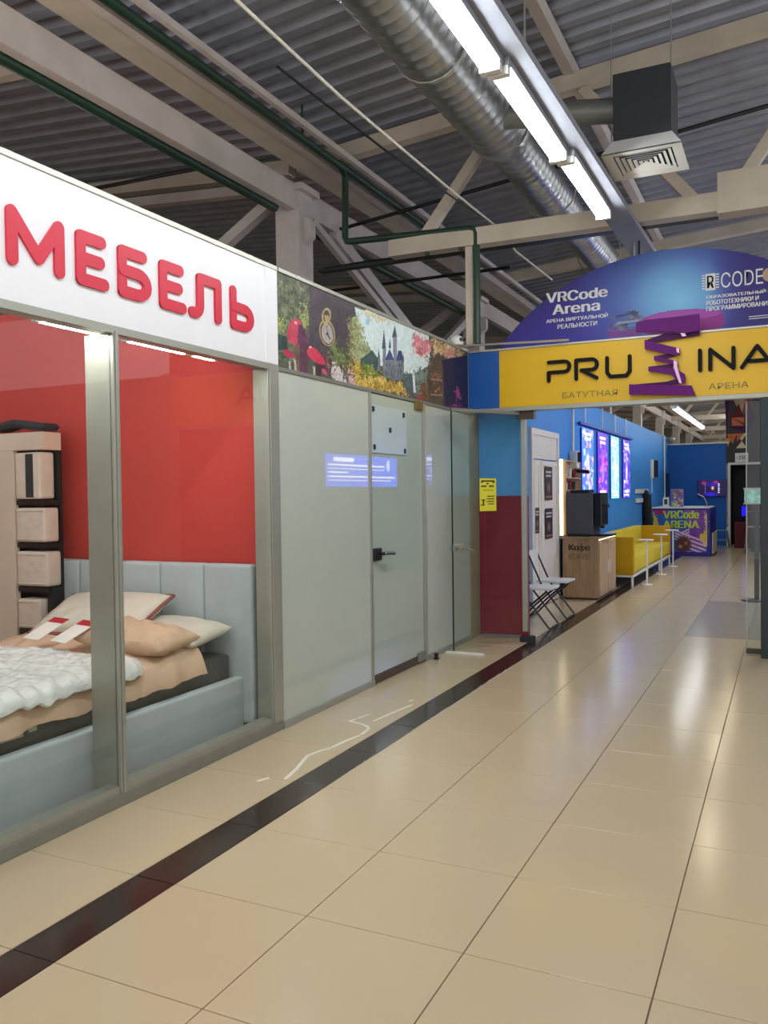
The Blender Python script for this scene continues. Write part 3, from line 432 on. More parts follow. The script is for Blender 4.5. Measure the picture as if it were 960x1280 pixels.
# mattress display rack
rk = thing('mattress_rack', 'cream display rack of mattress samples left of the headboard', 'display rack', (-4.9,4.37,0))
MB().box(-5.75,-4.99,4.28,4.32,0,1.86).build('front_board', 'cream_board', rk); MB().box(-5.75,-4.70,4.28,4.45,1.86,1.985).build('top_board', 'cream_board', rk, bevel=.004)
MB().box(-5.75,-4.70,4.43,4.452,0,1.86).build('back_board', 'black', rk); 
for z in (1.505,1.20,.885,.58): MB().box(-4.99,-4.71,4.30,4.43,z-.035,z).build('shelf', 'black', rk)
MB().box(-4.745,-4.70,4.34,4.43,.3,.885).build('post', 'black', rk)
zs = ((1.512,1.845,-4.735,'tall cream mattress sample with dark band, topmost in the rack'),(1.207,1.45,-4.70,'cream mattress sample on second shelf of the rack'),(.892,1.14,-4.685,'thick cream mattress sample on third shelf of the rack'),(.587,.80,-4.76,'grey cream mattress sample on lowest visible shelf of the rack'))
for k,(z0,z1,xr,lb) in enumerate(zs):
    t = thing('mattress_sample', lb, 'mattress', (-4.85,4.36,z0), 'mattress samples in the rack')
    MB().box(-4.985,xr,4.285,4.42,z0,z1).build('sample_core', 'foam', t, smooth=True, bevel=.022, seg=3)
    if k == 0: MB().box(-4.875,-4.80,4.281,4.30,z0+.012,z1-.012).build('band', 'dark_fabric', t, bevel=.006)
    else:
        for zz in (z0+.02, z1-.02): MB().ring([(-4.97,4.284,zz),(xr-.015,4.284,zz)], .006, 6).build('piping', 'foam', t)
o = sheet('folded_cover', (-5.7,-4.69), (4.285,4.44), (40,10), lambda x,y,u,v: 2.072+.012*np.sin(x*16)-.03*np.clip((u-.8)/.2,0,1)**2, .055, 'dark_fabric'); tag(o, 'dark folded mattress cover lying on top of the cream rack', 'cover')
# ================================================================== FROSTED PARTITION
gp = thing('glass_partition', 'frosted white glass partition with grey frame under the forest mural', 'partition', (GX,6.4,0))
MB().box(-3.0,-2.955,4.60,5.905,.045,2.32).build('panel', 'frost', gp); MB().box(-3.0,-2.955,6.985,8.2,.045,2.32).build('panel', 'frost', gp)
MB().box(-3.02,-2.94,4.60,5.93,.0,.045).build('bottom_rail', 'alu', gp); MB().box(-3.02,-2.94,6.965,8.2,.0,.045).build('bottom_rail', 'alu', gp); MB().box(-3.02,-2.945,4.60,8.2,2.32,2.345).build('top_rail', 'alu_dark', gp)
for y0, y1 in ((5.895,5.93),(6.965,6.985)): MB().box(-3.02,-2.945,y0,y1,0,2.32).build('post', 'alu', gp, bevel=.002)
MB().box(-3.02,-2.935,6.985,7.01,0,2.32).build('post', 'alu_light', gp)
dr = thing('glass_door', 'frosted glass door with black lever handle in the white partition', 'door', (GX,6.45,0))
MB().box(-2.995,-2.957,5.933,6.962,.075,2.315).build('leaf', 'frost_door', dr); MB().box(-3.0,-2.95,5.933,6.962,.01,.074).build('bottom_rail', 'brown', dr)
h = MB(); h.box(-2.957,-2.935,5.945,6.075,.985,1.085); hd = h.build('lock_plate', 'black', dr, bevel=.006); k = MB(); k.tube((-2.935,6.03,1.04),(-2.895,6.03,1.04),.012); k.ring([(-2.895,6.02,1.04),(-2.895,6.13,1.038),(-2.89,6.21,1.03)],.014,8); k.build('handle', 'black', hd, smooth=True)
MB().box(-2.96,-2.935,6.80,6.955,2.255,2.335).build('hinge', 'brass', dr, bevel=.004); MB().box(-2.96,-2.935,6.80,6.955,.02,.10).build('hinge', 'alu_dark', dr, bevel=.004)
ps = thing('paper_sheet', 'plain pale sheet held on the frosted door by small black clips', 'sheet', (-2.955,6.25,1.85)); MB().box(-2.955,-2.950,5.945,6.62,1.845,2.225).build('sheet', 'sheet', ps)
for y,z in ((5.97,2.19),(6.555,2.185),(6.28,2.04),(5.985,1.89),(6.575,1.88)): MB().box(-2.952,-2.94,y-.015,y+.015,z-.02,z+.02).build('clip', 'black', ps, bevel=.004)
# mural
mu = thing('mural_banner', 'printed forest mural with red mushrooms, clock and castle above the frosted panels', 'banner', (GX,6.4,2.345))
MB().box(-3.04,-2.955,4.612,8.19,2.347,2.957).build('backing', 'alu_dark', mu); 
cv = Canvas(520,110,(84,84,74))
for col, nz, poly in MURAL: cv.poly(poly, col, nz)
cv.build('print', lambda u,v: (np.full_like(u,-2.9535), 4.61+3.58*u, 2.347+.61*v), PRINT, mu)
MB().box(-3.06,-2.945,4.62,8.18,2.957,2.985).build('top_trim', 'alu_light', mu, bevel=.004)
cm = thing('security_camera', 'small white dome camera on top edge of the forest mural', 'camera', (-2.95,7.9,2.985)); c_ = MB(); c_.lathe([(.0,.0),(.06,0),(.07,.03),(.07,.06),(.04,.09),(0,.1)], (-2.96,7.9,2.985)); c_.build('housing', 'white', cm, smooth=True); MB().lathe([(0,.02),(.035,.025),(.035,.05),(0,.06)], (-2.90,7.88,2.995)).build('lens', 'black', cm, smooth=True)
# ================================================================== ENTRANCE GATE
GY = 8.2
gs = thing('yellow_sign', 'yellow sign board with black lettering above the entrance', 'sign', (-1.05,GY,2.36))
MB().box(-2.62,.86,GY,GY+.10,2.37,2.945).build('sign_panel', 'yellow_sign', gs)
MB().box(-2.95,-2.622,GY,GY+.10,2.37,2.945).build('blue_panel', 'blue_sign', gs, label='plain blue end panel')
MB().box(-2.955,.86,GY-.008,GY+.12,2.33,2.368).build('bottom_rail', 'alu', gs); MB().box(-2.955,.86,GY-.01,GY+.12,2.947,2.965).build('top_rail', 'alu_light', gs)
F = XZ(GY-.003); W = .034; b0, b1 = 2.605, 2.785; mid = 2.685
def PL(*paths):
    b = MB()
    for p in paths: b.stroke(p, W, F, -.022, 0, 6)
    b.build('letter', 'print_black', gs)
PL([(-2.11,b1),(-1.95,b1)]+arc(-1.95,(mid+b1)/2,.045,(b1-mid)/2,90,-90,6)+[(-2.11,mid),(-2.11,b0)])
PL([(-1.84,b0),(-1.84,b1),(-1.685,b1)]+arc(-1.685,(mid+b1)/2,.045,(b1-mid)/2,90,-90,6)+[(-1.79,mid),(-1.645,b0)])
PL([(-1.545,b1),(-1.545,b0+.04),(-1.515,b0),(-1.365,b0),(-1.335,b0+.04),(-1.335,b1)])
PL([(-.712,b0),(-.712,b1)]); PL([(-.625,b0),(-.625,b1),(-.43,b0),(-.43,b1)]); PL([(-.36,b0),(-.235,b1),(-.11,b0)], [(-.30,mid-.03),(-.17,mid-.03)])
text('БАТУТНАЯ', (-1.98,GY-.004,2.425), (1,0,0), (0,0,1), .53, .058, 'faint_grey', gs); text('АРЕНА', (-.64,GY-.004,2.425), (1,0,0), (0,0,1), .335, .055, 'faint_grey', gs)
sp = thing('spring_emblem', 'purple zigzag spring emblem standing across the yellow sign', 'emblem', (-1.05,GY-.02,2.37))
for poly, d in SPRING_BACK: MB().prism(poly, XZ(GY-.02-d), -.012, 0).build('coil_back', 'purple_dark', sp)
for poly, d in SPRING_FRONT: MB().prism(poly, XZ(GY-.035-d), -.02, 0).build('coil', 'purple', sp)
for poly in SPRING_TAPE: MB().prism(poly, XZ(GY-.06), -.003, 0).build('pale_strip', 'faint_lilac', sp)
# arched board
ds = thing('arched_sign', 'purple arched board with white lettering standing above the yellow sign', 'sign', (-1.05,8.4,2.94))
R_, CZ = 2.078, 2.94+.855-2.078
def atop(x): return CZ+np.sqrt(np.maximum(R_**2-(x+1.05)**2,0))
poly = [(-2.73,2.94)]+[(float(x),float(atop(x))) for x in np.linspace(-2.725,.625,40)]+[(.63,2.94)]
MB().prism(poly, XZ(8.4), 0, .03).build('board', 'counter_blue', ds)
cv = Canvas(260,120,(58,46,158)); 
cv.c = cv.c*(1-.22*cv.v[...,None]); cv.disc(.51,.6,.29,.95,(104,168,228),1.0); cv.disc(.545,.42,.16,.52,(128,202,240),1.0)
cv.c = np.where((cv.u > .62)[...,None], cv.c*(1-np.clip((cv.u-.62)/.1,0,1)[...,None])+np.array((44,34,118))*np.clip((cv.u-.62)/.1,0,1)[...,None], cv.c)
cv.disc(.55,.25,.11,.075,(150,48,150)); cv.rect(.44,.66,.12,.25,(150,30,140)); cv.disc(.55,.12,.11,.07,(140,24,130)); cv.disc(.55,.26,.098,.055,(168,70,172))
cv.rect(.345,.44,.08,.18,(120,62,150)); cv.disc(.39,.18,.05,.03,(134,76,160))
cv.poly([(.352,.2),(.36,.3),(.385,.34),(.43,.33),(.447,.27),(.447,.18)],(92,98,128),30); cv.rect(.37,.43,.24,.262,(150,160,180)); cv.rect(.40,.455,.19,.235,(70,128,210)); cv.poly([(.365,.32),(.43,.34),(.43,.36),(.37,.345)],(60,66,90))
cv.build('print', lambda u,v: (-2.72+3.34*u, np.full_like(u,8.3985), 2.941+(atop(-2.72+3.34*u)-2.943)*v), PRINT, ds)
def dt(body, x, z, w, h, bold=.018, mat='white'): text(body, (x,8.397,z), (1,0,0), (0,0,1), w, h, mat, ds, bold=bold)
dt('VRCode', -2.18,3.415,.60,.10,.032); dt('Arena', -2.115,3.29,.46,.10,.032); dt('АРЕНА ВИРТУАЛЬНОЙ', -2.185,3.215,.61,.045); dt('РЕАЛЬНОСТИ', -2.07,3.145,.39,.045)
dt('CODE', -.545,3.375,.355,.14,.0); dt('ОБРАЗОВАТЕЛЬНЫЙ ЦЕНТР', -.672,3.285,.68,.042); dt('РОБОТОТЕХНИКИ И', -.672,3.23,.445,.042); dt('ПРОГРАММИРОВАНИЯ', -.672,3.175,.545,.042)
MB().box(-.68,-.592,8.394,8.398,3.365,3.52).build('logo_chip', 'white', ds, bevel=.006); text('R', (-.663,8.392,3.385), (1,0,0), (0,0,1), .055, .115, 'print_black', ds, bold=.01)
b = MB()
for k in range(6):
    z = 3.382+.024*k; b.box(-.71,-.685,8.395,8.398,z,z+.011); b.box(-.587,-.562+.0,8.395,8.398,z,z+.011)
b.build('logo_pins', 'white', ds)['kind'] = 'stuff'
for k in range(2): MB().box(-.31,.1,8.396,8.398,3.085-.02*k,3.091-.02*k).build('small_print', 'white', ds)
cv2 = MB(); cv2.lathe([(0,0),(.06,.0)], (0,0,0), 20); 
MB().prism([(-.145+.05*math.cos(t*PI/10), 3.45+.06*math.sin(t*PI/10)) for t in range(20)], XZ(8.396), -.002, 0).build('logo_dot', 'wood_light', ds)
rd = thing('hanging_rod', 'thin bright metal rods holding the arched board from the truss', 'rod', (-1.31,8.43,3.8))
MB().tube((-1.33,8.44,3.75),(-1.33,8.44,3.924),.014).build('rod', 'zinc', rd, smooth=True); MB().tube((-1.28,8.44,3.75),(-1.28,8.44,3.924),.011).build('rod', 'steel_dark', rd, smooth=True)
sr = MB(); sr.ring([(-3.4,8.0,3.0),(-2.9,8.05,3.0),(-1.9,8.15,2.982)],.012,8); tag(sr.build('support_pipe', 'alu_light', smooth=True), 'thin pale pipe lying along the top of the blue sign panel', 'pipe')
# gate posts and leaves
pl = MB(); pl.box(-2.425,-2.375,8.27,8.32,.10,2.33); o = pl.build('gate_post', 'alu', bevel=.004); tag(o, 'slim grey gate post beside the maroon and blue partition', 'post')
MB().box(-2.44,-2.31,8.22,8.34,0,.055).build('foot', 'steel_dark', o); MB().box(-2.46,-2.28,8.24,8.32,2.25,2.33).build('top_hinge', 'brown', o)
lf = thing('glass_leaf', 'open clear glass entrance leaf with metal lock against the white partition', 'door', (-2.62,7.87,0))
ang = math.atan2(8.28-7.45, -2.40+2.86); dx, dy = math.cos(ang), math.sin(ang); nx_, ny_ = -dy, dx
def leafpt(s_, z, off): return (-2.86+dx*s_+nx_*off, 7.45+dy*s_+ny_*off, z)
def lbox(s0, s1, z0, z1, o0, o1): 
    b = MB(); b.add([leafpt(s0,z0,o0),leafpt(s1,z0,o0),leafpt(s1,z0,o1),leafpt(s0,z0,o1),leafpt(s0,z1,o0),leafpt(s1,z1,o0),leafpt(s1,z1,o1),leafpt(s0,z1,o1)],[(0,3,2,1),(4,5,6,7),(0,1,5,4),(1,2,6,5),(2,3,7,6),(3,0,4,7)]); return b
lbox(0,.885,.012,2.29,-.005,.005).build('pane', 'glass_leaf', lf); lbox(0,.006,.012,2.29,-.007,.007).build('edge_strip', 'steel_dark', lf); lbox(0,.885,2.29,2.32,-.015,.015).build('top_rail', 'alu_dark', lf)
lk = lbox(.0,.13,.955,1.03,-.03,.03).build('lock', 'alu', lf, bevel=.006); b = MB(); b.ring([leafpt(.1,.985,-.03),leafpt(.12,.985,-.07),leafpt(.2,.96,-.075)],.01,8); b.tube(leafpt(.03,.99,-.03),leafpt(.03,.99,-.05),.018); b.build('lock_lever', 'alu_dark', lk, smooth=True)
st = MB(); st.box(-2.925,-2.545,7.385,7.45,0,.014); tag(st.build('threshold_strip', 'white', bevel=.003), 'short white strip on the floor under the open glass leaf', 'strip')
sb = MB(); sb.lathe([(0,0),(.025,0),(.03,.012),(.018,.02),(.018,.04),(.024,.055),(0,.06)], (-2.89,7.09,0), 12); tag(sb.build('door_stop', 'black', smooth=True), 'tiny dark door stop on the tiles before the frosted panel', 'door stop')
nt_ = thing('yellow_notice', 'yellow printed notice sheet stuck at the open glass leaf', 'notice', (-2.65,7.86,1.34))
cv = Canvas(34,64,(222,212,52))
for q in ((.12,.88,.90,.95),(.08,.2,.86,.91),(.78,.92,.86,.91),(.42,.52,.82,.87),(.08,.42,.74,.79),(.55,.85,.74,.79),(.2,.8,.62,.645),(.45,.9,.44,.465),(.42,.88,.36,.385),(.42,.85,.28,.305),(.5,.85,.2,.225),(.08,.34,.32,.35),(.16,.26,.2,.34),(.06,.3,.16,.2)): cv.rect(*q, (40,42,14))
S0, S1, OF = .345, .56, -.0105
cv.build('print', lambda u,v: (-2.86+dx*(S0+(S1-S0)*u)+nx_*OF, 7.45+dy*(S0+(S1-S0)*u)+ny_*OF, 1.335+.318*v), PRINT, nt_); lbox(S0,S1,1.335,1.653,-.0095,-.0055).build('sheet', 'yellow_sign', nt_)
pr = MB(); pr.box(-.213,-.113,8.2,8.32,0,2.33); o = pr.build('gate_post', 'steel_dark', bevel=.004); tag(o, 'dark steel gate post at the right frame edge under the yellow sign', 'post')
rl = thing('glass_leaf', 'narrow glass leaf with brown bottom rail beside the dark gate post', 'door', (-.25,8.3,0))

MB().box(-.335,-.218,8.356,8.366,.06,2.32).build('pane', 'glass_leaf', rl); MB().box(-.34,-.216,8.34,8.38,.012,.06).build('bottom_rail', 'brown', rl); MB().box(-.337,-.33,8.352,8.37,.06,2.32).build('edge_strip', 'alu', rl)
# ================================================================== ARENA BEYOND THE GATE
WX = -2.95
wd_ = thing('double_door', 'cream panelled double door with dark framed posters in the blue wall', 'door', (WX,11.1,0))
MB().box(WX,WX+.05,10.38,10.46,0,2.33).build('door_frame', 'door_cream', wd_); MB().box(WX,WX+.05,11.72,11.80,0,2.33).build('door_frame', 'door_cream', wd_); MB().box(WX,WX+.05,10.46,11.72,2.25,2.33).build('door_frame', 'door_cream', wd_)
MB().box(WX,WX+.03,10.46,11.72,1.945,2.25).build('transom', 'door_cream', wd_, bevel=.004)
for k,(ya,yb) in enumerate(((10.465,10.80),(10.81,11.715))):
    l = MB().box(WX,WX+.035,ya,yb,.01,1.93).build('leaf', 'door_cream', wd_, bevel=.003)
    for a_,b_ in ((ya+.03,ya+.07),(yb-.07,yb-.03)): MB().box(WX+.035,WX+.045,a_,b_,.1,1.90).build('moulding', 'door_cream', l)
    for z_ in (.60,1.86): MB().box(WX+.035,WX+.045,ya+.07,yb-.07,z_,z_+.05).build('moulding', 'door_cream', l)
    for z0,z1,p0,p1 in (((1.40,1.85,11.02,11.40),(.88,1.29,11.02,11.40)) if k else ((.98,1.31,10.52,10.72),)):
        cv = Canvas(24,36,(52,34,36)); cv.rect(.12,.88,.80,.86,(220,214,205)); cv.rect(.12,.8,.70,.75,(220,214,205)); cv.disc(.5,.38,.3,.2,(150,120,112),.6); cv.rect(.1,.9,.06,.12,(170,120,90))
        cv.build('poster', lambda u,v,p0=p0,p1=p1,z0=z0,z1=z1: (np.full_like(u,WX+.0475), p0+(p1-p0)*u, z0+(z1-z0)*v), PRINT, l)
# chairs
def chair(loc, label):
    t = thing('folding_chair', label, 'chair', loc, 'folding chairs along the partition'); x, y, _ = loc
    MB().box(x-.17,x+.22,y-.20,y+.20,.43,.455).build('seat', 'white', t, bevel=.01)
    bk = MB(); bk.box(-.008,.008,-.19,.19,0,.16); bk.v = [(x-.24+v[0]-.12*v[2], y+v[1], .65+v[2]) for v in bk.v]; bk.build('backrest', 'white', t, bevel=.006)
    for s_ in (-1,1):
        b = MB(); b.ring([(x-.275,y+s_*.185,.80),(x-.10,y+s_*.195,.40),(x+.20,y+s_*.205,.012)],.011,8); b.build('leg', 'black', t, smooth=True)
        b = MB(); b.ring([(x+.17,y+s_*.17,.42),(x-.06,y+s_*.18,.22),(x-.26,y+s_*.185,.012)],.011,8); b.build('leg', 'black', t, smooth=True)
    MB().tube((x+.20,y-.205,.014),(x+.20,y+.205,.014),.010).build('stretcher', 'black', t, smooth=True); MB().tube((x-.26,y-.185,.014),(x-.26,y+.185,.014),.010).build('stretcher', 'black', t, smooth=True)
    return t
c0 = chair((-2.55,10.05,0), 'white and black folding chair nearest the wooden coffee cabinet'); dup(c0, (-2.55,9.25,0), 'white and black folding chair nearest the gate post')
# coffee cabinet
cc = thing('coffee_cabinet', 'wood grained coffee cabinet lettered Кофе before the yellow sofa', 'cabinet', (-2.6,12.3,0))
MB().box(-2.845,-2.35,11.72,12.95,.03,.85).build('body', 'wood', cc, bevel=.003); MB().box(-2.87,-2.335,11.70,12.97,.85,.872).build('top', 'wood', cc); MB().box(-2.80,-2.38,11.76,12.92,0,.03).build('plinth', 'brown', cc)
for k,(ya,yb) in enumerate(((11.75,12.33),(12.345,12.93))):
    d = MB().box(-2.35,-2.333,ya,yb,.05,.80).build('door', 'wood_light', cc, bevel=.002); yh = yb-.06 if k == 0 else ya+.06
    MB().tube((-2.322,yh,.34),(-2.322,yh,.52),.008).build('handle', 'white', d)
MB().box(-2.349,-2.336,11.75,12.93,.832,.842).build('light_strip', 'led_warm', cc, label='warm lit strip under the top')
text('Ко', (-2.755,11.719,.69), (1,0,0), (0,0,1), .135, .082, 'wood_mark', cc, bold=.05); text('е', (-2.525,11.719,.69), (1,0,0), (0,0,1), .055, .062, 'wood_mark', cc, bold=.05)
b = MB(); ck = lambda x0: [(x0+.024*math.cos(t*PI/8), .721+.026*math.sin(t*PI/8)) for t in range(17)]
for pth in (ck(-2.592), ck(-2.562), [(-2.577,.79),(-2.577,.665)]): b.stroke(pth, .013, XZ(11.719), -.001, 0, 4)
b.build('lettering', 'wood_mark', cc); text('КОFFЕ', (-2.755,11.719,.565), (1,0,0), (0,0,1), .285, .075, 'wood_faint', cc)
cm_ = thing('coffee_machine', 'dark grey coffee machine on the wood grained cabinet', 'coffee machine', (-2.65,12.2,.872))
MB().box(-2.845,-2.46,11.92,12.45,.90,1.49).build('body', 'machine', cm_, bevel=.012); MB().box(-2.83,-2.5,11.95,12.42,.872,.90).build('base', 'black', cm_)
MB().box(-2.46,-2.34,11.96,12.40,1.02,1.49).build('front_panel', 'machine_black', cm_, bevel=.02); MB().box(-2.80,-2.53,12.0,12.36,1.49,1.535).build('hopper', 'machine_black', cm_, bevel=.01)
b = MB(); b.tube((-2.38,12.18,.98),(-2.38,12.18,1.1),.03); b.box(-2.36,-2.29,12.1,12.26,1.28,1.33); b.build('spout', 'black', cm_); MB().box(-2.46,-2.22,11.98,12.38,.875,.905).build('drip_tray', 'machine_black', cm_, bevel=.006)
sh = thing('wall_shelf', 'tall wood shelf unit with lit edge behind the coffee machine', 'shelf', (-2.85,12.5,.87))
MB().box(-2.945,-2.935,12.02,12.95,.88,1.97).build('back_board', 'wood_light', sh)
for ya in (12.0,12.93): MB().box(-2.945,-2.855,ya,ya+.025,.88,1.97).build('side_board', 'wood_light', sh)
for z in (.88,1.30,1.52,1.70,1.945): MB().box(-2.935,-2.855,12.025,12.93,z,z+.02).build('shelf_board', 'wood_light', sh)
MB().box(-2.945,-2.90,11.965,11.995,.88,1.98).build('light_strip', 'led_warm', sh, label='warm lit strip along the edge')
for k in range(9):
    z = (1.54,1.72,1.32)[k//3]; y = 12.12+.26*(k%3); hh = (.10,.12,.13)[(k*2)%3]
    b = MB(); b.lathe([(0,0),(.028,0),(.034,hh*.6),(.036,hh),(.0,hh)], (-2.895,y,z+.0), 10)
    tag(b.build('cup', ['white','maroon','green','card_white'][k%4], smooth=True), ['pale','dark red','green','cream'][k%4]+' cup on the '+('middle','upper','lower')[k//3]+' board of the wood shelf, '+('near end','centre','far end')[k%3], 'cup', 'cups on the wood shelf')
ap = thing('wall_box', 'white box with small black camera hung above the wood shelf', 'box', (-2.88,12.7,1.85)); MB().box(-2.94,-2.82,12.56,12.72,1.86,2.12).build('housing', 'white', ap, bevel=.012); MB().box(-2.82,-2.80,12.58,12.70,1.95,2.10).build('front', 'machine_black', ap)
b = MB(); b.tube((-2.84,12.66,1.82),(-2.66,12.62,1.80),.03); b.tube((-2.88,12.66,1.86),(-2.86,12.66,1.80),.015); b.build('camera_head', 'black', ap, smooth=True)
MB().tube((-2.90,12.64,2.12),(-2.90,12.64,4.0),.022).build('cable_duct', 'white', ap, smooth=True)
# lit posters
pp = [(13.35,14.23,((70,110,235),(190,215,250),(235,160,215))),(14.60,15.45,((90,50,200),(230,70,140),(150,110,240))),(15.78,16.60,((120,185,245),(240,205,150),(232,238,250))),(17.05,17.85,((70,50,200),(150,120,240),(215,205,250)))]
lbs = ['lit blue poster nearest the coffee machine on the blue wall','lit pink and purple poster second along the blue wall','lit pale poster with gold middle third along the blue wall','lit violet poster last along the blue wall']
for k,(ya,yb,cs) in enumerate(pp):
    t = thing('lit_poster', lbs[k], 'poster', (WX+.03,(ya+yb)/2,1.37), 'lit posters on the blue wall'); z0, z1 = 1.37, 2.53
    MB().box(WX+.004,WX+.028,ya,yb,z0,z1).build('light_box', 'counter_blue', t)
    cv = Canvas(44,90,cs[0])
    for j in range(95):
        c = cs[int(rng.integers(0,3))]; f = rng.uniform(.7,1.15); cv.disc(rng.uniform(.05,.95), rng.uniform(.04,.96), rng.uniform(.03,.14), rng.uniform(.01,.06), tuple(min(255,x*f) for x in c), .5)
    cv.disc(.5,.45,.2,.28,cs[2],.8); cv.disc(.5,.58,.12,.07,cs[1],.5); cv.rect(.2,.8,.90,.94,(240,240,250)); cv.rect(.25,.75,.84,.87,(240,240,250)); cv.rect(.2,.8,.10,.13,(240,240,250)); cv.rect(.2,.8,.04,.06,(240,240,250)); cv.rect(0,.03,0,1,cs[0]); cv.rect(.97,1,0,1,cs[0])
    cv.build('print', lambda u,v,ya=ya,yb=yb: (np.full_like(u,WX+.03), ya+(yb-ya)*u, z0+(z1-z0)*v), LIT, t)
ra = thing('poster_rail', 'dark blue rail on thin white rods above the lit posters', 'rail', (WX+.04,15.6,2.58)); MB().box(WX+.02,WX+.06,13.15,18.1,2.565,2.60).build('rail', 'counter_blue', ra)
for y in (13.6,15.0,16.2,17.4): MB().tube((WX+.03,y,2.6),(WX+.03,y,2.96),.012).build('rod', 'white', ra)
# sofa
so = thing('sofa', 'long yellow lobby sofa with white metal legs along the blue wall', 'sofa', (-2.5,15.7,0))
for k in range(4): MB().box(-2.80,-2.16,13.53+1.09*k+.004,13.53+1.09*(k+1)-.004,.22,.46).build('seat_cushion', 'yellow_fabric', so, smooth=True, bevel=.025)
for k in range(4): MB().box(-2.88,-2.70,13.53+1.09*k+.004,13.53+1.09*(k+1)-.004,.462,.79).build('back_cushion', 'yellow_fabric', so, smooth=True, bevel=.03)
for ya in (13.40,17.90): MB().box(-2.88,-2.15,ya,ya+.125,.20,.79).build('arm', 'yellow_dark', so, smooth=True, bevel=.018)
MB().box(-2.88,-2.15,13.40,18.02,.165,.195).build('frame', 'white', so)
for y in (13.43,14.95,16.5,17.98):
    for x in (-2.17,-2.85): MB().box(x-.015,x+.015,y-.015,y+.015,0,.165).build('leg', 'white', so)
    
def side_table(loc, label):
    x,y,_ = loc; t = thing('side_table', label, 'table', loc, 'white side tables before the yellow sofa')
    b = MB(); b.lathe([(0,0),(.125,0),(.13,.01),(.125,.02),(0,.02)], (x-.02,y,.71), 24); b.build('table_top', 'white', t, smooth=True)
    MB().tube((x,y,.012),(x,y,.71),.014).build('post', 'white', t, smooth=True); b = MB(); b.lathe([(0,0),(.09,0),(.09,.010),(0,.012)], (x,y,0), 20); b.build('base', 'white', t, smooth=True); return t
t0 = side_table((-2.03,13.95,0), 'small white round table nearest the coffee cabinet by the sofa'); dup(t0, (-2.03,15.7,0), 'small white round table at the middle of the yellow sofa'); dup(t0, (-2.03,17.4,0), 'small white round table at the far arm of the yellow sofa')
# wall plaques, coat, frames, screens on the blue wall
for z0,z1,lb in ((1.45,1.545,'upper blank white plaque on the blue wall'),(1.245,1.34,'lower blank white plaque on the blue wall')): tag(MB().box(WX+.002,WX+.03,18.68,20.4,z0,z1).build('wall_plaque', 'white', bevel=.003), lb, 'plaque', 'white plaques on the blue wall')
ct = thing('hanging_coat', 'black coat hanging on the blue wall beside the counter', 'coat', (-2.85,19.85,.72)); b = MB(); 
b.ring([(-2.87,19.85,1.52),(-2.86,19.85,1.46),(-2.85,19.85,1.36),(-2.84,19.86,1.1),(-2.83,19.86,.85),(-2.83,19.86,.68)],[.05,.13,.20,.22,.24,.25],14); b.v = [( -2.93+(v[0]+2.93)*.45, v[1], v[2]) for v in b.v]; b.build('coat_body', 'coat_black', ct, smooth=True)
for s_ in (-1,1): b = MB(); b.ring([(-2.875,19.85+s_*.16,1.40),(-2.865,19.85+s_*.25,1.15),(-2.86,19.85+s_*.26,.85)],[.07,.06,.045],10); b.build('sleeve', 'coat_black', ct, smooth=True)
b = MB(); b.tube((-2.95,19.85,1.50),(-2.86,19.85,1.53),.012); b.build('hook', 'white', ct)
gd = thing('wall_device', 'slim black device with white bracket on the blue wall above the plaques', 'device', (WX+.03,21.5,1.8)); MB().box(WX,WX+.03,21.0,21.3,1.80,2.25).build('bracket', 'white', gd); MB().box(WX+.03,WX+.08,21.3,21.7,1.83,2.24).build('body', 'machine_black', gd); MB().box(WX,WX+.02,21.1,21.14,1.45,1.8).build('cable', 'white', gd)
tag(MB().box(WX,WX+.05,23.35,24.2,1.40,1.96).build('wall_screen', 'machine_black', bevel=.006), 'dark switched off screen at the corner of the blue wall', 'screen')
tag(MB().tube((WX+.04,23.2,.9),(WX+.04,23.2,2.95),.02).build('cable_duct', 'white'), 'white vertical cable duct by the far corner of the blue wall', 'duct')
b = MB(); b.lathe([(0,0),(.09,.02),(.12,.08),(.10,.13),(0,.14)], (-2.86,24.1,2.80), 12); tag(b.build('alarm_lamp', 'alu_light', smooth=True), 'pale dome fitting at the top corner of the blue wall', 'lamp')
# counter
ko = thing('reception_counter', 'printed blue and pink reception counter with lime lettering', 'counter', (-2.1,20.9,0))
MB().box(-2.80,-1.59,20.2,21.9,.0,1.09).build('body', 'counter_blue', ko); MB().box(-2.82,-1.57,20.18,21.92,1.09,1.115).build('counter_top', 'white', ko)
cv = Canvas(130,110,(36,92,170)); cv.poly([(.55,1),(1,1),(1,.3),(.72,.55)],(128,72,160),16); cv.poly([(.6,.55),(.8,.6),(.9,.3),(.7,.2)],(120,60,150),14); cv.poly([(0,1),(.28,1),(.2,.88),(.05,.86)],(170,40,120),10); cv.poly([(0,.92),(.07,.86),(.12,.6),(.02,.55)],(214,200,60),14); cv.poly([(.84,.42),(1,.62),(1,.2),(.9,.25)],(225,200,50),12); cv.poly([(.93,.9),(.99,.9),(.99,.3),(.96,.4)],(225,190,120),12)
for k in range(7): a = .5-.085*k; cv.poly([(.52,a),(.95,a-.18),(.95,a-.225),(.52,a-.045)],(232,176,208),10)
for k in range(4): a = .56-.06*k; cv.poly([(.40,a),(.52,a-.06),(.66,a+.02),(.66,a-.01),(.52,a-.095),(.40,a-.03)],(236,196,214),6)
cv.disc(.55,.24,.17,.22,(86,42,34),.4); cv.disc(.5,.2,.05,.05,(190,120,70),.5); cv.disc(.6,.27,.04,.05,(180,100,60),.5); cv.rect(0,1,0,.09,(46,28,130)); cv.rect(.975,1,0,1,(40,30,140)); cv.rect(0,1,.965,1,(40,30,120))
cv.build('print', lambda u,v: (-2.80+1.21*u, np.full_like(u,20.197), .005+1.085*v), PRINT, ko)
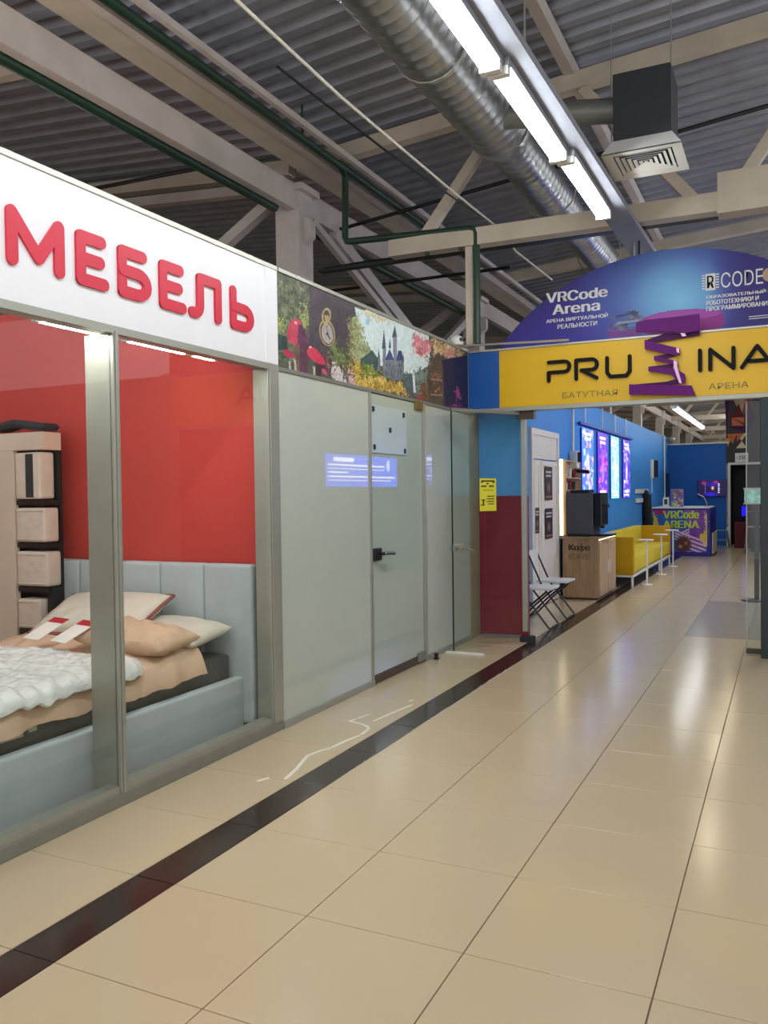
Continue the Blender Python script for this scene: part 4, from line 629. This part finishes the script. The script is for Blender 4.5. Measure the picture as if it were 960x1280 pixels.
for body,x,z,w,h in (('VR',-2.56,.86,.28,.17),('Code',-2.26,.86,.46,.185),('ARENA',-2.56,.645,.76,.165)): text(body, (x,20.192,z), (1,0,0), (0,0,1), w, h, 'lime', ko, bold=.03)
MB().box(-1.588,-1.56,20.25,21.85,.0,1.09).build('side_panel', 'counter_blue', ko)
sbd = MB(); sbd.box(-1.545,-1.52,20.5,21.7,.04,.52); o = sbd.build('floor_board', 'paper', bevel=.004); tag(o, 'small pale board leaning at the side of the counter', 'board'); MB().box(-1.55,-1.515,20.55,21.65,0,.04).build('foot', 'steel_dark', o)
b = MB(); b.box(-2.60,-2.47,20.4,20.5,1.116,1.34); o = tag(b.build('card_holder', 'white', bevel=.01), 'white card holder on the counter next to the coat', 'holder'); MB().box(-2.57,-2.50,20.392,20.4,1.18,1.30).build('insert', 'grey_box', o)
ph = thing('counter_poster', 'small colour poster standing on the counter under the dark screen', 'poster', (-2.3,20.5,1.116)); cv = Canvas(30,36,(120,90,140))
for j in range(40): cv.disc(rng.random(), rng.random(), .12, .1, tuple(rng.uniform(60,240,3)), .6)
cv.build('print', lambda u,v: (-2.44+.28*u, np.full_like(u,20.495), 1.12+.40*v), PRINT, ph); MB().box(-2.44,-2.16,20.5,20.52,1.116,1.525).build('board', 'white', ph)
b = MB(); b.ring([(-1.66,20.6,1.116),(-1.66,20.6,1.2),(-1.72,20.6,1.34),(-1.86,20.6,1.42)],.012,8); o = tag(b.build('desk_lamp', 'alu_light', smooth=True), 'thin bent lamp arm standing on the counter end', 'lamp'); b = MB(); b.lathe([(0,0),(.06,0),(.05,.015),(0,.02)], (-1.66,20.6,1.116), 12); b.build('base', 'alu_light', o)
# back wall
tv = thing('television', 'glowing purple television on the deep blue back wall', 'television', (-1.82,24.25,1.32)); MB().box(-2.19,-1.445,24.24,24.29,1.32,1.775).build('casing', 'machine_black', tv, bevel=.006)
cv = Canvas(70,44,(22,8,60)); cv.disc(.22,.82,.14,.18,(150,40,120),.8); cv.disc(.62,.85,.14,.16,(190,50,130),.8); cv.disc(.5,.7,.25,.25,(46,20,170),.8); cv.disc(.52,.5,.06,.14,(230,170,90),.4); cv.disc(.45,.1,.3,.2,(40,20,200),.6)
for v_ in (.2,.33,.46,.59,.7): cv.rect(.70,.755,v_,v_+.07,(230,215,245)); cv.rect(.25,.275,v_,v_+.06,(190,180,240))
cv.build('screen', lambda u,v: (-2.18+.725*u, np.full_like(u,24.237), 1.33+.435*v), SCREEN, tv)
pf = struct(MB().box(-1.47,.86,24.3,24.42,2.19,4.6).build('wall_panel', 'grey_dark_wall'))
struct(MB().box(-.30,.86,24.3,24.42,0,2.19).build('wall_panel_right', 'grey_dark_wall'))
tris = [((-1.30,3.95),(-.95,3.95),(-1.1,3.45),'wood_light'),((-.95,4.0),(-.7,4.0),(-1.12,3.35),'maroon'),((-1.38,3.42),(-1.02,3.42),(-1.15,3.78),'pouf'),((-1.32,3.42),(-1.02,3.42),(-1.02,3.26),'orange'),((-1.32,3.42),(-1.32,3.2),(-1.02,3.2),'orange'),((-1.4,3.18),(-.92,3.18),(-.92,3.0),'purple_dark'),((-1.46,2.99),(-1.2,2.99),(-1.3,2.72),'orange'),((-1.2,2.99),(-1.02,2.99),(-1.2,2.78),'orange'),((-1.22,2.99),(-.95,2.99),(-1.08,2.79),'cream_tri'),((-1.22,2.6),(-.95,2.6),(-1.08,2.79),'cream_tri'),((-1.5,2.9),(-1.42,2.64),(-1.35,2.85),'gold'),((-.92,3.9),(-.75,3.4),(-.92,3.0),'purple_dark'),((-1.5,3.99),(-1.38,3.99),(-1.45,3.0),'purple_dark')]
M('orange', 'c8632a', .5); M('cream_tri', 'd9cba4', .5); M('gold', 'c39a4a', .5)
for k,(a,b_,c,m) in enumerate(tris): MB().prism([a,b_,c], XZ(24.298), -.008-.001*(k%4), 0).build('panel', m, pf)
dw = struct(MB().box(-1.42,-1.36,24.22,24.3,0,2.22).build('door_1', 'white')); MB().box(-1.36,-.26,24.22,24.3,2.16,2.22).build('door_frame', 'white', dw); MB().box(-.31,-.26,24.22,24.3,0,2.16).build('door_frame', 'white', dw); MB().box(-1.36,-.31,24.9,24.92,0,2.16).build('door_dark', 'door_black', dw); MB().box(-1.36,-1.34,24.3,24.9,0,2.16).build('door_reveal', 'door_black', dw); MB().box(-.33,-.31,24.3,24.9,0,2.16).build('door_reveal', 'door_black', dw); MB().box(-1.36,-.31,24.3,24.9,2.14,2.16).build('door_reveal', 'door_black', dw)
pq = thing('discount_plaque', 'white plaque lettered -150 above the dark doorway', 'plaque', (-1.1,24.2,2.23)); MB().box(-1.24,-.92,24.195,24.215,2.225,2.47).build('plate', 'white', pq); text('-150', (-1.21,24.193,2.30), (1,0,0), (0,0,1), .25, .10, 'grey_box', pq, bold=.02)
bl = MB(); bl.ring([(-1.03,24.15,.80),(-1.03,24.15,1.06)],.05,12); tag(bl.build('blue_light', 'cyan_led', smooth=True), 'glowing deep blue light in the dark doorway', 'light'); tag(MB().tube((-1.03,24.15,0),(-1.03,24.15,.79),.03).build('light_stand', 'black'), 'black stand under the deep blue light in the doorway', 'stand')
pu = MB(); pu.box(-1.22,-.84,23.3,23.9,0,.66); tag(pu.build('red_cabinet', 'pouf', bevel=.02), 'dark red box seat before the dark doorway', 'seat')
def stool(loc, label):
    x,y,_ = loc; t = thing('metal_stool', label, 'stool', loc, 'grey metal stools before the back wall')
    MB().box(x-.17,x+.17,y-.17,y+.17,.44,.46).build('seat', 'alu_dark', t, bevel=.006)
    for sx in (-1,1):
        for sy in (-1,1): MB().tube((x+sx*.14,y+sy*.14,.44),(x+sx*.21,y+sy*.21,0),.014,8).build('leg', 'alu_dark', t, smooth=True)
    b = MB(); b.beam((x-.17,y-.175,.2),(x+.17,y-.175,.2),.015,.02); b.beam((x-.17,y+.175,.2),(x+.17,y+.175,.2),.015,.02); b.build('brace', 'alu_dark', t); return t
s0 = stool((-1.55,23.4,0), 'grey metal stool standing right of the printed counter'); 
hc = thing('high_chair', 'grey metal high chair seen through the narrow glass leaf', 'chair', (-.68,21.2,0))
for sx in (-1,1):
    for sy in (-1,1): MB().tube((-.68+sx*.15,21.2+sy*.15,.62),(-.68+sx*.21,21.2+sy*.21,0),.016,8).build('leg', 'alu_dark', hc, smooth=True)
MB().box(-.85,-.51,21.03,21.37,.62,.65).build('seat', 'alu_dark', hc, bevel=.006); b = MB(); b.ring([(-.84,21.36,.65),(-.84,21.4,.98),(-.52,21.4,.98),(-.52,21.36,.65)],.016,8); b.build('back_frame', 'alu_dark', hc, smooth=True)
ta = thing('glass_tank', 'pale green glowing glass tank behind the narrow glass leaf', 'tank', (-.6,22.3,1.15)); MB().box(-.93,-.2,22.1,22.5,1.17,1.50).build('water', 'tank', ta); MB().box(-.95,-.18,22.08,22.52,1.50,1.54).build('lid', 'white', ta); MB().box(-.95,-.18,22.08,22.52,1.14,1.17).build('base', 'white', ta)
tag(MB().box(-.80,-.2,22.1,22.5,0,1.14).build('tank_stand', 'grey_dark_wall', bevel=.005), 'dark stand carrying the pale green tank', 'stand')
sd = thing('floor_stand', 'slim black stand with round foot behind the narrow glass leaf', 'stand', (-.40,12.4,0)); b = MB(); b.lathe([(0,0),(.17,0),(.17,.015),(.05,.03),(0,.03)], (-.40,12.4,0), 20); b.build('foot', 'steel_dark', sd, smooth=True); MB().box(-.40,-.34,12.38,12.42,.03,1.3).build('pole', 'black', sd)
# lit notice board on the far side, seen mirrored in the frosted panels
lb = thing('lit_board', 'blue lit information board on the right arena wall', 'board', (.82,13.2,1.65)); MB().box(.80,.859,11.8,14.6,1.62,2.2).build('casing', 'counter_blue', lb)
cv = Canvas(150,40,(60,86,235)); cv.rect(.10,.36,.78,.9,(240,242,255))
for z,w in ((.66,.8),(.54,.8),(.42,.28),(.30,.96),(.18,.9)): cv.rect(.03,w,z,z+.045,(240,242,255))
cv.disc(.86,.72,.025,.2,(200,215,255)); cv.build('print', lambda u,v: (np.full_like(u,.797), 11.82+2.76*u, 1.64+.54*v), attr_mat('lit_board_print', .3, 2.6), lb)
# ================================================================== CEILING SERVICES
def lampline(label, ys, z, mat, group=None):
    for k,(ya,yb,xx) in enumerate(ys):
        t = thing('ceiling_lamp', label[k], 'lamp', (xx,(ya+yb)/2,z), group)
        MB().box(xx-.065,xx+.065,ya,yb,z+.03,z+.075).build('housing', 'tray', t)
        b = MB(); b.prism([(-.055,.03),(-.05,.0),(-.03,-.018),(.03,-.018),(.05,.0),(.055,.03)], lambda a,b_,t_,xx=xx: (xx+a,t_,z+b_), ya+.05, yb-.05); b.build('diffuser', mat, t)
        for ye in (ya, yb-.05): MB().box(xx-.06,xx+.06,ye,ye+.05,z-.02,z+.03).build('end_cap', 'white', t, bevel=.004)
LX = -1.535
lampline(['bright ceiling tube lamp at the top edge above the duct','bright ceiling tube lamp in the middle of the row by the duct','bright ceiling tube lamp at the far end of the row near the truss'], [(3.12,4.52,-1.47),(4.54,5.94,-1.443),(5.96,7.36,-1.406)], 3.85, 'lamp', 'ceiling tube lamps in the near row')
NTH = ['first','second','third','fourth']
lampline(['ceiling tube lamp of the bright row, %s lamp behind the viewer' % k for k in NTH[2::-1]], [(-1.14,.26,-1.52),(.28,1.68,-1.51),(1.70,3.10,-1.49)], 3.85, 'lamp', 'ceiling tube lamps outside the view')
lampline(['ceiling tube lamp over the red walled shop, %s from the viewer' % k for k in NTH[:3]], [(.3,1.8,-6.6),(2.0,3.5,-6.6),(5.8,7.3,-7.2)], 3.9, 'lamp', 'ceiling tube lamps over the shop')
lampline(['warm ceiling tube lamp behind the arched board, %s from the entrance' % k for k in NTH[:3]], [(13.3,14.8,-1.14),(18.2,19.7,-1.38),(21.9,23.3,-1.32)], 4.03, 'lamp_warm', 'ceiling tube lamps above the arena')
lampline(['bright ceiling lamp hanging low before the deep blue back wall'], [(17.1,23.2,-1.97)], 3.10, 'lamp_low')
lampline(['ceiling tube lamp along the right arena wall, %s from the entrance' % k for k in NTH[:3]], [(9.4,10.9,.35),(12.4,13.9,.35),(15.4,16.9,.35)], 3.3, 'lamp_arena', 'ceiling tube lamps over the arena floor')  # fill row added out of view to brighten the arena
lampline(['ceiling tube lamp beyond the deep blue back wall, %s of its row' % k for k in NTH[:3]], [(26.5,28.0,-1.0),(30.5,32.0,-1.0),(35,36.5,-1.0)], 4.2, 'lamp_arena', 'ceiling tube lamps beyond the back wall')  # fill row added behind the back wall to lighten the far trusses
tr = thing('lamp_tray', 'grey metal cable tray carrying the bright row of tube lamps', 'tray', (-1.42,5,3.95))
def txp(y): return -1.54+.0175*(y+2)
b = MB()
for a0, a1, z0, z1 in ((-.115,.115,3.926,3.936),(-.115,-.105,3.936,3.978),(.105,.115,3.936,3.978)): b.beam((txp(-2)+(a0+a1)/2+.03,-2,(z0+z1)/2),(txp(11)+(a0+a1)/2+.03,11,(z0+z1)/2),a1-a0,z1-z0)
b.build('tray', 'tray', tr)
for da, ph in ((.07,0),(.11,1.3)): MB().ring([(txp(-2+.9*k)+da+.02*math.sin(k*2.1+ph),-2+.9*k,3.962+.008*math.sin(k*1.7+ph)) for k in range(15)],.011,6).build('cable', 'black', tr, smooth=True)
for y in (1.5,4.9,7.4): MB().tube((txp(y)+.03,y,3.936),(txp(y)+.03,y,5.55),.006,6).build('hanger', 'alu', tr)
# spiral duct
def spiral(b, y0, y1, x, z, r, n=28):
    pts = []; rr = []; y = y0
    while y < y1:
        pts += [(x,y,z),(x,y+.085,z),(x,y+.092,z),(x,y+.108,z),(x,y+.115,z)]; rr += [r,r,r+.006,r+.006,r]; y += .12
    return b.ring(pts, rr, n)
du = thing('spiral_duct', 'large silver spiral ventilation duct beside the bright lamp row', 'duct', (-2.28,6,4.72))
spiral(MB(), -2, 7.15, -2.27, 4.72, .27).build('duct_large', 'zinc', du, smooth=True); MB().ring([(-2.27,7.13,4.72),(-2.27,7.19,4.72),(-2.29,7.42,4.72)],[.285,.285,.215],28).build('reducer', 'zinc', du, smooth=True)
spiral(MB(), 7.40, 16.0, -2.30, 4.72, .20).build('duct_small', 'zinc', du, smooth=True); spiral(MB(), 0, .01, 0, 0, .01)
b = MB(); b.ring([(-2.2,6.75,4.62),(-1.18,6.75,4.47)],.095,18); b.build('branch', 'alu_dark', du, smooth=True)
for y in (3.0,5.6,8.9,11.5): b = MB(); b.ring([(-2.27+.285*math.cos(t),y,4.72+.285*math.sin(t)) for t in [PI*2*k/20 for k in range(21)]],.008,6,False); b.tube((-2.27,y,5.0),(-2.27,y,5.55),.006,6); b.build('hanger_ring', 'alu', du)
bx = thing('air_diffuser', 'dark grey air box with white square ceiling diffuser', 'diffuser', (-.965,6.72,4.02))
MB().box(-1.175,-.757,6.52,6.94,4.14,4.645).build('plenum_box', 'grey_box', bx, bevel=.006)
gm = MB(); cx_, cy_ = -.965, 6.73
def sqring(b, h0, z0, h1, z1, t=.006):
    o = [(-1,-1),(1,-1),(1,1),(-1,1)]; vs = [(cx_+a*h0,cy_+c*h0,z0) for a,c in o]+[(cx_+a*h1,cy_+c*h1,z1) for a,c in o]+[(cx_+a*(h0-t),cy_+c*(h0-t),z0+t) for a,c in o]+[(cx_+a*(h1-t),cy_+c*(h1-t),z1+t) for a,c in o]
    fs = []
    for k in range(4):
        k2 = (k+1)%4; fs += [(k,k2,4+k2,4+k),(8+k,12+k,12+k2,8+k2),(k,8+k,8+k2,k2),(4+k,4+k2,12+k2,12+k)]
    b.add(vs, fs)
fr = MB(); sqring(fr,.285,4.02,.215,4.026,.004); sqring(fr,.285,4.03,.215,4.14,.01); fr.build('diffuser_frame', 'white', bx)
for k in range(5): lv = MB(); h0 = .200-.038*k; sqring(lv, h0, 4.026, max(h0-.022,.02), 4.032, .003); lv.build('louvre', 'white', bx)
MB().box(cx_-.012,cx_+.012,cy_-.012,cy_+.012,4.024,4.034).build('louvre', 'white', bx)
MB().box(cx_-.2,cx_+.2,cy_-.2,cy_+.2,4.06,4.09).build('back_plate', 'black', bx)
MB().tube((-.80,6.9,4.645),(-.80,6.9,5.6),.006,6).build('hanger', 'alu', bx)
# pipes and cables
gp_ = thing('green_pipe', 'dark green pipe running along under the roof with a lower branch', 'pipe', (-4.2,6,4.93))
MB().tube((-4.29,-3,4.98),(-4.29,12.5,5.04),.042,12).build('pipe', 'green', gp_, smooth=True)
b = MB(); b.ring([(-4.29,8.02,5.0),(-4.30,8.1,4.95),(-4.30,8.1,4.80),(-4.31,8.1,4.30),(-4.29,8.1,4.255),(-4.24,8.1,4.245),(-2.88,8.1,4.18),(-2.83,8.1,4.165),(-2.815,8.1,4.12),(-2.815,8.1,3.02)],.036,12); b.build('branch_pipe', 'green', gp_, smooth=True)
b = MB(); b.tube((-3.35,8.1,4.2),(-3.35,8.1,3.98),.025); b.tube((-2.98,8.1,4.2),(-2.98,8.1,3.98),.02); b.tube((-4.29,7.2,5.0),(-4.29,7.2,5.35),.012); b.build('hanger', 'green', gp_)
tag(MB().tube((-5.04,-3,4.66),(-5.04,7.85,4.66),.05,12).build('black_pipe', 'green', smooth=True), 'very dark pipe running under the pale girder to the column', 'pipe')
tag(MB().tube((-5.06,8.5,4.62),(-5.06,13.8,4.62),.05,12).build('black_pipe', 'green', smooth=True), 'very dark pipe under the girder beyond the column', 'pipe')
tag(MB().box(-2.94,-2.865,8.11,8.18,3.0,4.08).build('support_post', 'beam_paint', bevel=.004), 'pale square post standing beside the green pipe above the blue sign panel', 'post')
wc = MB(); pts = [(-2.80,2.6,4.42),(-2.79,3.96,4.31),(-2.79,5.2,4.28),(-2.785,6.3,4.29),(-2.77,7.2,4.29),(-2.74,8.5,4.30),(-2.79,9.4,4.27),(-2.78,11.0,4.30)]; wc.ring(pts,.011,8); tag(wc.build('white_cable', 'cable_white', smooth=True), 'white cable strung loosely under the roof left of the duct', 'cable')
bc = MB(); bc.ring([(-3.3,5.2,4.6),(-3.14,6.65,4.5),(-3.0,8.0,4.47),(-2.9,9.3,4.5)],.010,8); tag(bc.build('black_cable', 'black', smooth=True), 'black cable hanging below the white cable near the truss', 'cable')
ctv = thing('cable_bundle', 'dark cable tray running along the lower truss chord', 'cable tray', (-2,8.3,4)); b = MB(); b.beam((-4.75,8.33,4.035),(4,8.33,4.0),.10,.03); b.build('tray', 'steel_dark', ctv); b = MB(); b.ring([(-4.7+.6*k,8.30,4.055-.002*k+.012*math.sin(k*1.7)) for k in range(14)],.014,6); b.ring([(-4.7+.6*k,8.34,4.06-.002*k+.012*math.sin(k*2.3)) for k in range(14)],.012,6); b.build('cable', 'black', ctv, smooth=True)
# lamp light reflected on the tiles, painted as thin pale strips
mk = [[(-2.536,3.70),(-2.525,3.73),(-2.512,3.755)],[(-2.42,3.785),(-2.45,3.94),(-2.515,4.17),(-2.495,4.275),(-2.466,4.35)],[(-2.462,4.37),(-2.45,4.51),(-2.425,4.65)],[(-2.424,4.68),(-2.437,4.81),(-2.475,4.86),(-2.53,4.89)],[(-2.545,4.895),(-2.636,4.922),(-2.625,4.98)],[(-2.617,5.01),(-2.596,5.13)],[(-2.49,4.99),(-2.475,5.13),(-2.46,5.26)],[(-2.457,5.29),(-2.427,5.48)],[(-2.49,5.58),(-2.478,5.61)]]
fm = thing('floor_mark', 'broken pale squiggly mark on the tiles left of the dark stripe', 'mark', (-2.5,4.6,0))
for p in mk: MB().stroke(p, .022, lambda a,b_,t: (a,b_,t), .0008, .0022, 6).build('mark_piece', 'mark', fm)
